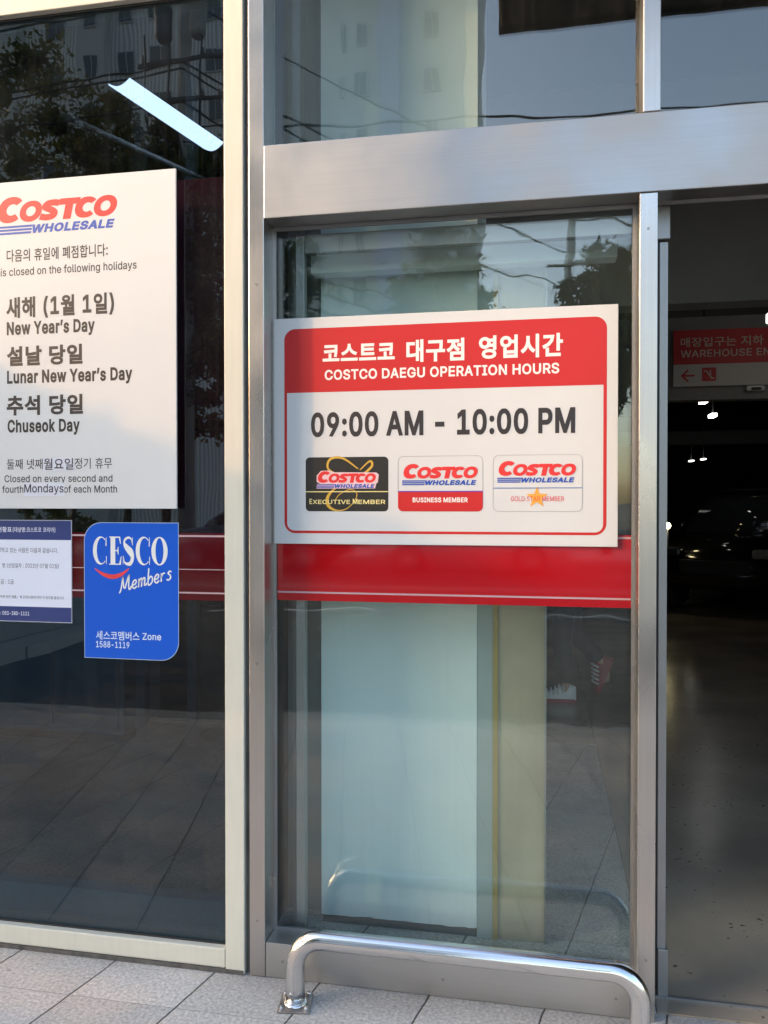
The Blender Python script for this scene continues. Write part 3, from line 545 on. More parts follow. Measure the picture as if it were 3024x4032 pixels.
# ------------------------------------------------------------------ ground
def sheet(name, x0, x1, y0, y1, z, m):
    bm = bmesh.new(); bm.faces.new([bm.verts.new(c) for c in ((x0, y0, z), (x1, y0, z), (x1, y1, z), (x0, y1, z))])
    return struct(bmo(name, bm, m))
sheet('ground', -900, 900, -900, 900, -.16, M['earth'])
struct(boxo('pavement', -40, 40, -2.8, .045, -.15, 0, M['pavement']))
struct(boxo('pavement', -40, -5.3, -8.5, -2.802, -.15, -.001, M['pavement']))
struct(boxo('kerb', -5.25, 40, -3.0, -2.802, -.156, .002, M['kerb'], bev=.015))
struct(boxo('road', -300, 300, -19.8, -3.002, -.158, -.13, M['asphalt']))
struct(boxo('kerb', -40, 40, -20.0, -19.802, -.156, .0, M['kerb'], bev=.015))
struct(boxo('pavement', -60, 40, -24.5, -20.002, -.15, -.006, M['pavement']))
bm = bmesh.new()
for k in range(-12, 12):
    box(bm, k*5.0, k*5.0+2.6, -9.3, -9.16, -.128, -.126); box(bm, k*5.0+1.3, k*5.0+3.9, -16.1, -15.96, -.128, -.126)
box(bm, -60, 60, -12.75, -12.6, -.128, -.126); box(bm, -60, 60, -12.95, -12.85, -.128, -.126)
struct(bmo('road_marking', bm, M['roadpaint']))
struct(boxo('floor', .342, 9, .047, 24, -.15, .004, M['floor']))
struct(boxo('floor', -9, .34, 2.76, 24, -.15, .004, M['floor']))
struct(boxo('floor', -9, .34, .047, 2.758, -.15, .003, M['pavement']))

# ------------------------------------------------------------------ store building shell (closes the interior off from the sky)
shell = thing('store_building', 'dark interior shell of the shop behind the glass front and open doorway', 'building', (0, 1, 0))
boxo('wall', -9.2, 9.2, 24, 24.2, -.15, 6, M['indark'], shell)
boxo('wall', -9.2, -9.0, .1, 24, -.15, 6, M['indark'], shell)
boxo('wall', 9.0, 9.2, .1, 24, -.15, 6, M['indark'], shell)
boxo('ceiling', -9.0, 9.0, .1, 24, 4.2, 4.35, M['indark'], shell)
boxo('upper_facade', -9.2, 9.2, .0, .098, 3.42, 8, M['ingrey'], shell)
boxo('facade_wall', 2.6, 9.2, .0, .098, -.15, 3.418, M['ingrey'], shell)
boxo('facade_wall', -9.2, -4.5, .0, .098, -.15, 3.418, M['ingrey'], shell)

# ------------------------------------------------------------------ left bay: cream framed window
win = thing('shop_window', 'large dark window in a cream painted metal frame carrying notices and a red film band', 'window', (-2.7, 0, 0))
boxo('jamb', -.9915, -.9265, 0, .10, .002, 3.42, M['cream'], win, .003)
boxo('jamb', -4.45, -4.38, 0, .10, .002, 3.42, M['cream'], win, .003)
bm = bmesh.new(); box(bm, -4.379, -.993, .001, .10, .014, .077, .003); box(bm, -4.379, -.993, .004, .09, .002, .016)
boxo('sill', -4.379, -.9925, .001, .10, .014, .077, M['cream'], win, .004); bm.free()
boxo('grout', -4.379, -.93, -.004, .05, .0005, .0135, M['sealant'], win)
boxo('head_rail', -4.379, -.9925, .001, .10, 3.145, 3.42, M['cream'], win, .003)
boxo('glass_pane', -4.375, -.989, .030, .040, .07, 3.15, M['glass_left'], win)
bm = bmesh.new()
box(bm, -4.37, -.995, .024, .0295, .0772, .083); box(bm, -.997, -.9918, .024, .0295, .083, 3.144); box(bm, -4.37, -.997, .024, .0295, 3.138, 3.1445)
bmo('gasket', bm, M['rubber'], win)
boxo('film_band', -4.37, -.993, .0292, .0297, 1.193, 1.412, mat('red_film_shaded', (.075, .004, .006), .05, spec=.7), win)  # same red film as the entrance, its shade put into a darker colour
bm = bmesh.new(); box(bm, -4.37, -.993, .0287, .0291, 1.399, 1.405); box(bm, -4.37, -.993, .0287, .0291, 1.2145, 1.2195); box(bm, -4.37, -.993, .0287, .0291, 1.292, 1.2945)
bmo('film_stripe', bm, M['bandline'], win)
boxo('inner_ledge', -4.37, -.93, .10, .16, .004, .175, M['ledge'], win)
boxo('sealant_joint', -.9262, -.9095, .018, .10, .002, 3.42, M['sealant'], win)

# ------------------------------------------------------------------ entrance front in stainless steel
ent = thing('entrance_bay', 'brushed steel entrance front with fixed glass pane, transom and red film band', 'entrance', (-.3, 0, 0))
boxo('post', -.909, -.8575, -.001, .115, .002, 3.42, M['steel_v'], ent, .0025)
boxo('post', .2780, .3290, -.001, .115, .002, 2.4035, M['steel_v'], ent, .0025)
boxo('post', .2870, .3360, -.001, .115, 2.6345, 3.42, M['steel_v'], ent, .0025)
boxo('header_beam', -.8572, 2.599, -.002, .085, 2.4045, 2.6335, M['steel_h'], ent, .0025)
boxo('kick_plate', -.857, .2777, .002, .09, .002, .1120, M['steel_k'], ent, .002)
boxo('glass_pane', -.857, .2778, .095, .105, .10, 2.425, M['glass_door'], ent)
boxo('transom_pane', -.857, .2868, .095, .105, 2.62, 3.42, M['glass_top'], ent)
boxo('transom_pane', .3362, 2.599, .095, .105, 2.62, 3.42, M['glass_top'], ent)
bm = bmesh.new()
box(bm, -.8574, -.8465, .086, .0945, .112, 2.404); box(bm, .2685, .2778, .086, .0945, .112, 2.404)
box(bm, -.8465, .2685, .086, .0945, 2.392, 2.404); box(bm, -.8465, .2685, .086, .0945, .1122, .121)
bmo('glazing_bead', bm, M['alu'], ent)
boxo('header_soffit', -.857, 2.599, .086, .118, 2.4055, 2.632, M['ingrey'], ent)
boxo('film_band', -.845, .268, .0938, .0944, 1.1925, 1.4125, M['band'], ent)
bm = bmesh.new(); box(bm, -.845, .268, .0930, .0937, 1.401, 1.407); box(bm, -.845, .268, .0930, .0937, 1.2165, 1.2220)
bmo('film_stripe', bm, M['bandline'], ent)
boxo('post', 2.6, 2.65, 0, .115, .002, 3.42, M['steel_v'], ent, .0025)

for x, z in ((-.883, .18), (-.883, 1.0), (-.883, 2.2), (.303, .18), (.303, 2.3), (-.80, .056), (.22, .056), (-.29, .056)):
    bm = bmesh.new(); cyl(bm, (x, -.0012 if abs(z-.056) > .01 else .0014, z), (0, 1, 0), .0042, .0024, 12); bmo('screw', bm, M['alu'], ent)

# open sliding leaf parked behind the fixed pane
leaf = thing('sliding_door', 'open sliding glass door leaf parked behind the fixed pane beside the doorway', 'door', (-.2, .15, 0))
boxo('stile', .352, .377, .132, .166, .02, 2.30, M['alu'], leaf, .002)
boxo('stile', -.795, -.765, .132, .166, .02, 2.39, M['alu'], leaf, .002)
boxo('brush_strip', .344, .3515, .135, .16, .02, 2.30, M['rubber'], leaf)
boxo('top_rail', -.764, .351, .132, .166, 2.33, 2.39, M['alu'], leaf, .002)
boxo('glass_pane', -.766, .353, .146, .154, .02, 2.34, M['glass_leaf'], leaf)
boxo('guide_block', .3535, .383, .124, .166, .004, .15, M['alu'], leaf, .002)
boxo('track_housing', .3300, .381, .12, .20, 2.305, 2.4035, M['alu'], leaf, .002)
boxo('threshold', -.85, 2.59, .118, .128, .003, .010, M['alu'], leaf)

# ------------------------------------------------------------------ things inside the door bay
c0 = thing('white_column', 'white painted square column with a chipped lower edge behind the glass', 'column', (-.44, .7, 0))
# front face with an uneven lower paint edge
bm = bmesh.new()
xs = [-.7706+.5556*i/40 for i in range(41)]
lowz = [.034+.010*noise.noise(Vector((x*14, 2, 3)))+.004*random.random() for x in xs]
top = [bm.verts.new((x, .36, 4.2)) for x in xs]; bot = [bm.verts.new((x, .36, z)) for x, z in zip(xs, lowz)]
for i in range(40): bm.faces.new((bot[i], bot[i+1], top[i+1], top[i]))
b2 = [bm.verts.new((x, .80, 4.2)) for x in (-.7706, -.215)]; b3 = [bm.verts.new((x, .80, .03)) for x in (-.7706, -.215)]
bm.faces.new((top[0], b2[0], b3[0], bot[0])); bm.faces.new((bot[-1], b3[1], b2[1], top[-1])); bm.faces.new((b2[0], b2[1], b3[1], b3[0]))
bm.faces.new(bot[::-1]+[b3[0], b3[1]])
bmo('shaft', bm, M['inwhite'], c0)
boxo('plinth', -.765, -.220, .365, .795, .004, .030, M['skirting'], c0)
boxo('side_frame', -.2140, -.1605, .362, .42, .004, 2.34, mat('frame_aqua', (.38, .43, .42), .5), c0)
boxo('edge_guard', -.1600, -.1430, .358, .40, .004, 2.34, M['yellow'], c0)
iw = boxo('beige_wall', -.1425, .0138, .366, .50, .004, 2.34, M['inbeige']); tag(iw, 'beige interior wall end beside the white column, seen through the glass', 'wall')
a = boxo('metal_angle', .0142, .0205, .358, .40, .004, 2.34, M['alu']); tag(a, 'thin bright metal corner strip on the end of the beige wall', 'trim')
g = thing('guide_post', 'grey vertical metal profile with bolts, left of the white column', 'post', (-.9, .3, 0))
boxo('profile', -.8515, -.8236, .28, .34, .004, 3.4, M['alu'], g); boxo('back_plate', -.92, -.772, .44, .46, .004, 3.4, M['ingrey'], g)
for z in (.95, 1.05, 1.1, 1.6, 2.2):
    bm = bmesh.new(); cyl(bm, (-.795, .435, z), (0, 1, 0), .010, .012, 10); bmo('bolt', bm, M['alu'], g)
hd = boxo('inner_door_header', -.78, .24, .26, .33, 2.30, 2.40, M['inwhite'], bev=.003); tag(hd, 'pale horizontal door header bar behind the fixed pane', 'beam')
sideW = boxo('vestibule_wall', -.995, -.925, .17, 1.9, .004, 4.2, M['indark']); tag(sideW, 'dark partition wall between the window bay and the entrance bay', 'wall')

# things inside the left window
rp = boxo('red_panel', -1.38, -1.0, .125, .155, 1.2, 2.60, M['inred']); tag(rp, 'dark red display panel standing behind the left window', 'panel')
gb = thing('grey_cabinet', 'low grey cabinet standing deep behind the left window', 'cabinet', (-3.0, 2.2, 0))
boxo('carcass', -3.5, -2.55, 2.2, 2.7, .06, .92, mat('cabinet_grey', (.40, .41, .44), .6), gb, .01); boxo('plinth', -3.46, -2.6, 2.24, 2.66, .004, .06, M['indark'], gb)
boxo('door', -3.46, -3.03, 2.18, 2.2, .1, .88, mat('cabinet_door', (.36, .37, .40), .55), gb, .004); boxo('door', -3.01, -2.58, 2.18, 2.2, .1, .88, bpy.data.materials['cabinet_door'], gb, .004)
for px_ in (-2.49, -2.15):
    p_ = boxo('slim_post', px_, px_+.06, 2.25, 2.31, .004, 4.2, mat('post_aqua', (.20, .25, .26), .5)); tag(p_, 'slim grey green post behind the left window, ' + ('beside the cabinet' if px_ < -2.3 else 'right of the cabinet and its neighbour post'), 'post')
lt = thing('ceiling_light', 'long lit white ceiling light seen through the top of the left window', 'lamp', (-2.0, 1.8, 3.55))
k = (3.62-1.51)/1.49
def lz(x, y): return (x*k, (y+2.45)*k-2.45)
bm = bmesh.new(); P = [lz(-1.5167, .226), lz(-1.4229, .2034), lz(-1.2951, .7457), lz(-1.3932, .7835)]
ends = []
for (xa_, ya_), (xb_, yb_) in ((P[0], P[1]), (P[3], P[2])):
    ends.append([bm.verts.new((xa_+(xb_-xa_)*q/10, ya_+(yb_-ya_)*q/10, 3.62-.026*math.sin(PI*q/10))) for q in range(11)]+[bm.verts.new((xa_+(xb_-xa_)*q/10, ya_+(yb_-ya_)*q/10, 3.628-.026*math.sin(PI*q/10))) for q in range(10, -1, -1)])
n_ = len(ends[0])
for q in range(n_): bm.faces.new((ends[0][q], ends[0][(q+1) % n_], ends[1][(q+1) % n_], ends[1][q]))
bm.faces.new(ends[0][::-1]); bm.faces.new(ends[1]); bmesh.ops.recalc_face_normals(bm, faces=bm.faces)
bmo('diffuser', bm, M['lamp'], lt)
bm = bmesh.new()
bm.free()
for x, y in (P[0], P[2]): tubeo('hanger', [(x, y, 3.629), (x, y, 4.2)], .006, M['darkmetal'], lt, 6)
q0, q1 = lz(-1.69, .16), lz(-1.36, .98)
tr = thing('ceiling_conduit', 'dim grey conduit tube beside the lit ceiling light', 'conduit', (q0[0], q0[1], 3.5))
tubeo('pipe', [(q0[0]-.02, q0[1]+.10, 3.5), (q1[0]-.02, q1[1]+.10, 3.5)], .016, M['lampdim'], tr)
tubeo('hanger', [(q1[0]-.02, q1[1]+.06, 3.5), (q1[0]-.02, q1[1]+.06, 4.2)], .005, M['darkmetal'], tr)

# ------------------------------------------------------------------ doorway interior
bh = boxo('bulkhead', -.5, 8.9, 3.0, 3.2, 2.78, 4.2, M['ingrey']); tag(bh, 'grey bulkhead wall above the open doorway passage, nearest the door', 'wall')
b2 = boxo('bulkhead', .3, 8.9, 6.05, 6.25, 2.53, 3.35, M['ingrey']); tag(b2, 'grey bulkhead behind the hanging red and white direction sign', 'wall')
b3 = boxo('beam', -2, 8.9, 12.0, 12.3, 2.50, 2.72, mat('beam_grey', (.10, .10, .11), .7)); tag(b3, 'dark grey ceiling beam deep inside above the black car', 'beam')
def at(u, v, yy):
    """world x,z on plane y=yy for the picture point u,v of the 3024 x 4032 photograph (used while laying out)"""
    ya, pi_ = .190469, -.011182; f = 3198.9
    x = (u-1512)/f; z = -(v-2016)/f; y = 1.0
    y, z = math.cos(pi_)*y-math.sin(pi_)*z, math.sin(pi_)*y+math.cos(pi_)*z
    x, y = math.cos(ya)*x-math.sin(ya)*y, math.sin(ya)*x+math.cos(ya)*y
    t = (yy+2.45)/y; return x*t, 1.51+z*t
YS = 6.0
ws = thing('direction_sign', 'red and white hanging sign with a left arrow inside the dark doorway', 'sign', (2.4, YS, 2.7))
x0, zt = at(2652, 1303, YS); _, zm = at(2652, 1437, YS); _, zb = at(2652, 1523, YS)
boxo('panel', x0, x0+2.6, YS, YS+.03, zb, zt, mat('dsign_white', (.62, .58, .52), .5), ws)
put('header_panel', shape_me([[(x0, zm), (x0+2.6, zm), (x0+2.6, zt), (x0, zt)]]), YS-.002, mat('dsign_red', (.58, .03, .03), .5), ws)
def ax(u): return at(u, 1400, YS)[0]
def az(v): return at(2700, v, YS)[1]
m_ = mat('dsign_letter', (.70, .62, .52), .5)
me = fit_text('매장입구는 지하 2층', ax(2680), ax(2680)+.98, az(1368), az(1330), .012, full=True); put('lettering', me, YS-.005, m_, ws)
me = fit_text('WAREHOUSE ENTRANCE', ax(2680), ax(2680)+1.25, az(1408), az(1380), .02); put('lettering', me, YS-.005, m_, ws)
ar = [(ax(2680), az(1480)), (ax(2707), az(1455)), (ax(2712), az(1461)), (ax(2695), az(1476)), (ax(2735), az(1476)), (ax(2735), az(1484)), (ax(2695), az(1484)), (ax(2712), az(1499)), (ax(2707), az(1505))]
put('arrow', shape_me([ar]), YS-.005, bpy.data.materials['dsign_red'], ws)
put('escalator_symbol', shape_me([rrect(ax(2764), ax(2820), az(1503), az(1450), .01)]), YS-.004, bpy.data.materials['dsign_red'], ws)
e = shape_me([stroke([(ax(2772), az(1464)), (ax(2782), az(1464)), (ax(2802), az(1492)), (ax(2813), az(1492))], .014), ell(ax(2797), az(1464), .008, .011, n=12), stroke([(ax(2797), az(1469)), (ax(2797), az(1481))], .012)])
put('escalator_figure', e, YS-.007, bpy.data.materials['dsign_white'], ws)
xe, ze = at(2975, 1528, YS)
em = thing('sensor_box', 'small white sensor box under the red and white direction sign', 'sensor', (xe, 6.02, ze-.03))
boxo('housing', xe-.085, xe+.085, 5.99, 6.048, ze-.027, ze+.027, mat('sensor_white', (.7, .7, .66), .4), em, .012); boxo('lens', xe-.04, xe+.05, 5.984, 5.989, ze-.02, ze+.006, M['rubber'], em)
for i, (u, v, yy, lab) in enumerate(((2770, 1588, 9.0, 'small bright ceiling spot just under the bulkhead, upper of two'), (2806, 1643, 10.5, 'small bright ceiling spot lower and right of its neighbour'), (2722, 1817, 15.0, 'faint short strip lamp far inside above the car, left one'), (2769, 1810, 15.0, 'faint short strip lamp far inside above the car, right one'))):
    x, z = at(u, v, yy); sz = .042 if i < 2 else .036
    l = thing('spot_lamp', lab, 'lamp', (x, yy, z), 'small lamps deep inside the garage')
    boxo('bulb', x-sz, x+sz, yy-.12, yy+.12, z, z+.02 if i >= 2 else z+.05, M['spot'], l, .006); boxo('stem', x-.008, x+.008, yy-.008, yy+.008, z+.052, 4.2, M['darkmetal'], l)

x, z = at(3026, 1262, 4.6)
l = thing('strip_lamp', 'white lit strip lamp at the right edge above the red and white direction sign', 'lamp', (x, 4.6, z))
boxo('tube', x-.012, x+1.2, 4.56, 4.64, z-.02, z+.06, mat('strip_lit', (.9, .9, .9), .4, emit=(1, .97, .9), estr=.7), l, .01); boxo('hanger', x+.5, x+.52, 4.59, 4.61, z+.061, 4.2, M['darkmetal'], l)

# ------------------------------------------------------------------ cars
def make_car(name, label, loc, rot, body, lit=None, group=None):
    """length along x (front at -x), ground at z=0"""
    r = thing(name, label, 'car', (0, 0, 0), group)
    prof_low = [(-2.30, .45), (-2.34, .62), (-2.28, .82), (-1.95, .96), (-1.25, 1.05), (-.9, 1.08), (.5, 1.09), (1.6, 1.09), (2.2, 1.06), (2.33, .90), (2.34, .55), (2.28, .40), (1.9, .32), (-1.9, .30), (-2.2, .34)]
    prof_top = [(-1.15, 1.05), (-.45, 1.56), (-.1, 1.66), (.9, 1.70), (1.75, 1.62), (2.22, 1.07)]
    def loft(prof, hw, hw2, closed=True, zsplit=1.05, zt=1.7):
        bm = bmesh.new(); L, R = [], []
        for x, z in prof:
            f = max(0, (z-zsplit)/(zt-zsplit)); wv = hw+(hw2-hw)*f
            taper = 1-.10*max(0, (abs(x)-1.7)/.65)**2
            L.append(bm.verts.new((x, -wv*taper, z))); R.append(bm.verts.new((x, wv*taper, z)))
        n = len(prof)
        for i in range(n):
            j = (i+1) % n; bm.faces.new((L[i], L[j], R[j], R[i]))
        bm.faces.new(L[::-1]); bm.faces.new(R); bmesh.ops.recalc_face_normals(bm, faces=bm.faces)
        return bm
    bm = loft(prof_low, .90, .88); bmesh.ops.bevel(bm, geom=bm.edges[:], offset=.05, segments=3, affect='EDGES')
    bmo('body', bm, body, r, True)
    bm = loft(prof_top, .84, .66); bmesh.ops.bevel(bm, geom=bm.edges[:], offset=.03, segments=2, affect='EDGES')
    bmo('window_glass', bm, M['winglass'], r, True)
    bm = bmesh.new(); box(bm, -.18, 1.72, -.66, .66, 1.655, 1.735, .03); bmo('roof', bm, body, r)
    for s in (-1, 1):
        for pp, rr_ in (([(-1.1, s*.845, 1.07), (-.42, s*.71, 1.57), (-.1, s*.685, 1.68)], .03), ([(.45, s*.85, 1.08), (.5, s*.685, 1.69)], .032), ([(1.5, s*.85, 1.08), (1.6, s*.69, 1.66)], .05)):
            bm = bmesh.new(); tube(bm, pp, rr_, 6); bmo('pillar', bm, body, r)
    for x in (-1.42, 1.38):
        for s in (-1, 1):
            wr = bpy.data.objects.new('wheel', None); wr.parent = r; link(wr)
            bm = bmesh.new(); cyl(bm, (x, s*.82, .35), (0, 1, 0), .35, .22, 28); bmesh.ops.bevel(bm, geom=[e_ for e_ in bm.edges if len(e_.link_faces) == 2 and any(len(f_.verts) > 5 for f_ in e_.link_faces)], offset=.03, segments=2, affect='EDGES'); bmo('tyre', bm, M['tyre'], wr, True, False)
            bm = bmesh.new(); cyl(bm, (x, s*.925, .35), (0, 1, 0), .08, .03, 16)
            for q in range(10):
                a_ = q*2*PI/10; tube(bm, [(x+.05*math.cos(a_), s*.93, .35+.05*math.sin(a_)), (x+.23*math.cos(a_), s*.925, .35+.23*math.sin(a_))], .02, 5)
            ring = [(x+.235*math.cos(t*2*PI/28), s*.928, .35+.235*math.sin(t*2*PI/28)) for t in range(29)]; tube(bm, ring, .018, 5)
            bmo('rim', bm, M['rim'], wr, True, False)
    for s in (-1, 1):
        bm = bmesh.new(); box(bm, -2.30, -2.02, s*.62-.16, s*.62+.16, .78, .90, .03); bmo('headlight', bm, (lit if s == lit_side[0] else M['winglass']) if lit else M['rim'], r)
        bm = bmesh.new(); box(bm, 2.18, 2.33, s*.68-.12, s*.68+.12, .88, 1.04, .02); bmo('tail_light', bm, M['shoe_red'], r)
        bm = bmesh.new(); box(bm, -.92, -.72, s*.98-.1, s*.98+.1, 1.08, 1.22, .03); bmo('side_mirror', bm, body, r)
    bm = bmesh.new(); box(bm, -2.355, -2.28, -.45, .45, .56, .74, .01); bmo('grille', bm, M['rubber'], r)
    r.location = loc; r.rotation_euler = (0, 0, rot)
    return r
lit_side = [0]
make_car('parked_car', 'white sport utility car across the road, in line with the hours sign', (-1.6, -16.8, -.13), 0, M['car_white'], group='cars on the far side of the road')
make_car('parked_car', 'grey car across the road, left of the white one', (-6.9, -16.9, -.13), 0, M['car_grey'], group='cars on the far side of the road')
lit_side = [-1]
make_car('parked_car', 'black car with one lit headlight standing inside the dark garage', (3.35, 11.0, .004), math.radians(62), M['car_dark'], lit=mat('car_lamp_glass', (.3, .3, .3), .1, spec=.8))
xh, zh = at(2628, 2070, 9.3)
hl = thing('headlight_lamp', 'small glowing yellow lamp at the black car front in the doorway', 'lamp', (xh, 9.3, zh))
bm = bmesh.new(); bmesh.ops.create_uvsphere(bm, u_segments=14, v_segments=8, radius=.045); bmesh.ops.translate(bm, vec=(xh, 9.3, zh), verts=bm.verts); bmo('bulb', bm, M['headlight'], hl, True)
tubeo('stand', [(xh, 9.32, .004), (xh, 9.32, zh-.04)], .02, M['darkmetal'], hl)

# ------------------------------------------------------------------ opening hours sign
hs = thing('hours_sign', 'white board with a red header giving opening hours and three member cards', 'sign', (-.313, .09, 1.3775))
boxo('panel', -.853, .2278, .082, .0945, 1.3775, 2.107, M['white'], hs, .0012)
yy = .0817
out_ = rrect(-.8175, .195, 1.412, 2.072, .036); inn = rrect(-.8085, .1850, 1.4205, 1.866, .024, corners=(0, 0, 1, 1))
put('red_border', shape_me([out_, inn]), yy, M['red'], hs)
yt = .0813
put('lettering', fit_text('코스트코', -.689, -.4535, 1.9635, 2.018, .046, full=True), yt, M['stwhite'], hs)
put('lettering', fit_text('대구점', -.4165, -.234, 1.9525, 2.0235, .046, full=True), yt, M['stwhite'], hs)
put('lettering', fit_text('영업시간', -.1890, .0655, 1.955, 2.027, .046, full=True), yt, M['stwhite'], hs)
put('lettering', fit_text('COSTCO DAEGU OPERATION HOURS', -.682, .0545, 1.9045, 1.9365, .045), yt, M['stwhite'], hs)
put('lettering', fit_text('09:00 AM - 10:00 PM', -.728, .1023, 1.7225, 1.8005, .055), yt, M['ink'], hs)
cards = [(-.7459, -.4740, 1.4830, 1.6569), (-.4429, -.1759, 1.4835, 1.6573), (-.1448, .1240, 1.4832, 1.6576)]
labs = ['black membership card with gold script', 'white and red membership card', 'white membership card with a gold star']
for i, (xa, xb, za, zb_) in enumerate(cards):
    yb = .0817
    if i == 0:
        c = put('member_card', shape_me([rrect(xa, xb, za, zb_, .014)]), yb, M['black'], hs); c['label'] = labs[i]
        W, H = xb-xa, zb_-za
        def cp(p): return (xa+W*p[0], za+H*(1-p[1]))
        crv = cat_spline([cp(p) for p in [(.66, .24), (.63, .13), (.78, .06), (.80, .16), (.70, .30), (.52, .36), (.38, .22), (.30, .10), (.38, .02), (.52, .08), (.62, .22)]][0:1]+[cp(p) for p in [(.78, .08), (.80, .18), (.66, .34), (.46, .34), (.28, .22), (.30, .04), (.45, .02), (.64, .22)]], 6)
        n_ = len(crv); wd = [.0025+.005*abs(math.sin(PI*2*t/n_)) for t in range(n_)]
        up = shape_me([stroke(crv, wd)])
        crv2 = cat_spline([cp(p) for p in [(.50, .50), (.36, .58), (.27, .74), (.28, .90), (.38, .985), (.50, .95), (.60, .80), (.62, .66), (.54, .60), (.42, .68), (.36, .80)]], 6)
        n2_ = len(crv2); wd2 = [.0015+.0085*math.exp(-((t/n2_-.25)/.14)**2)+.001 for t in range(n2_)]
        put('gold_script', join_me([up, shape_me([stroke(crv2, wd2)])]), yb-.0004, M['gold'], c)
        put('gold_line', shape_me([[(xa, za+.0615), (xb, za+.0615), (xb, za+.0645), (xa, za+.0645)]]), yb-.0008, M['pgold'], c)
        put('lettering', join_me([fit_text('E', -.7330, -.7245, 1.5065, 1.5232, .03), fit_text('XECUTIVE', -.7225, -.5985, 1.5065, 1.5200, .03), fit_text('M', -.5895, -.5740, 1.5065, 1.5232, .03), fit_text('EMBER', -.5715, -.4835, 1.5065, 1.5200, .03)]), yb-.0009, M['pgold'], c)
        rm, bmk, stp = word_mark(-.7085, 1.5575, .197)
        # pale halo behind the word mark
        put('word_halo', shape_me([[(-.7095, 1.556), (-.517, 1.556), (-.5125, 1.5725), (-.508, 1.5745), (-.505, 1.600), (-.513, 1.6068), (-.652, 1.6085), (-.668, 1.6145), (-.695, 1.6130), (-.709, 1.598), (-.709, 1.578), (-.697, 1.5720), (-.7085, 1.5710)]]), yb-.0007, mat('halo', (.72, .50, .52), .5), c)
        put('word_mark', rm, yb-.0010, M['logo_red'], c); put('word_mark_caption', join_me([bmk, stp]), yb-.0010, M['logo_blue'], c)
    else:
        c = put('member_card', shape_me([rrect(xa, xb, za, zb_, .018)]), yb, M['white'], hs); c['label'] = labs[i]
        put('card_outline', shape_me([rrect(xa, xb, za, zb_, .018), rrect(xa+.0011, xb-.0011, za+.0011, zb_-.0011, .017)]), yb-.0005, M['greyline'], c)
        if i == 1:
            put('red_field', shape_me([rrect(xa, xb, za, 1.5445, .016, corners=(0, 0, 1, 1))]), yb-.0008, M['red'], c)
            put('violet_line', shape_me([[(xa, 1.5445), (xb, 1.5445), (xb, 1.5478), (xa, 1.5478)]]), yb-.0008, mat('print_violet', (.12, .03, .36), .5), c)
            put('lettering', fit_text('BUSINESS MEMBER', -.396, -.2227, 1.5120, 1.5270, .05), yb-.0009, M['stwhite'], c)
            rm, bmk, stp = word_mark(-.4297, 1.5658, .2415)
        else:
            put('blue_line', shape_me([[(xa, 1.5545), (xb, 1.5545), (xb, 1.5570), (xa, 1.5570)]]), yb-.0008, mat('print_midblue', (.06, .16, .40), .5), c)
            st_ = []
            for q in range(10):
                a_ = PI/2+q*PI/5; rr_ = .0345 if q % 2 == 0 else .0142; st_.append((-.011+rr_*math.cos(a_), 1.5265+rr_*math.sin(a_)))
            put('gold_star', shape_me([st_]), yb-.0008, M['orange'], c)
            put('lettering', fit_text('GOLD STAR MEMBER', -.0902, .0701, 1.5155, 1.5300, .0), yb-.0009, M['logo_red'], c)
            rm, bmk, stp = word_mark(-.1318, 1.5725, .2405)
        put('word_mark', rm, yb-.0009, M['logo_red'], c); put('word_mark_caption', join_me([bmk, stp]), yb-.0009, M['logo_blue'], c)

# ------------------------------------------------------------------ holiday notice board
nb = thing('holiday_notice', 'tall white board listing holiday closures on the left window', 'sign', (-1.55, 0, 1.4913))
boxo('panel', -1.96, -1.152, -.005, .002, 1.4913, 2.5838, M['white'], nb, .001)
for x in (-1.9, -1.22):
    for z in (1.58, 2.5):
        bm = bmesh.new(); cyl(bm, (x, .0158, z), (0, 1, 0), .018, .0272, 14); bmo('standoff', bm, M['rubber'], nb)
yn = -.0054
rm, bmk, stp = word_mark(-1.8005, 2.4085, .450)
put('word_mark', rm, yn, M['logo_red'], nb); put('word_mark_caption', join_me([bmk, stp]), yn, M['logo_blue'], nb)
def ln(s, x0, x1, z0, z1, b=.0, full=False, m=M['ink'], dy=0): put('lettering', fit_text(s, x0, x1, z0, z1, b, full=full), yn-dy, m, nb)
ln('다음의 휴일에 폐점합니다:', -1.760, -1.3905, 2.3165, 2.3585, .016, True)
ln('Costco is closed on the following holidays', -1.893, -1.2889, 2.2705, 2.2965, .015)
ln('새해 (1월 1일)', -1.7625, -1.3690, 2.1250, 2.1985, .045, True)
ln('New Year\u2019s Day', -1.761, -1.438, 2.0725, 2.1165, .062)
ln('설날 당일', -1.7617, -1.4825, 1.968, 2.0345, .050, True)
ln('Lunar New Year\u2019s Day', -1.7609, -1.3052, 1.9100, 1.9535, .062)
ln('추석 당일', -1.7626, -1.4815, 1.803, 1.8695, .050, True)
ln('Chuseok Day', -1.760, -1.4934, 1.7460, 1.7890, .062)
ln('둘째 넷째', -1.7634, -1.630, 1.6225, 1.6570, .004, True)
ln('정기 휴무', -1.512, -1.3784, 1.6225, 1.6585, .004, True)
put('correction_tape', shape_me([[(-1.6276, 1.6170), (-1.5134, 1.6170), (-1.5134, 1.6600), (-1.6276, 1.6600)]]), yn-.0003, M['patch'], nb)
ln('월요일', -1.6250, -1.517, 1.6200, 1.6585, .012, True, dy=.0008)
ln('Closed on every second and', -1.7724, -1.3769, 1.5795, 1.6030, .015)
ln('fourth', -1.7813, -1.702, 1.5440, 1.5675, .015); ln('of each Month', -1.552, -1.3607, 1.5440, 1.5675, .015)
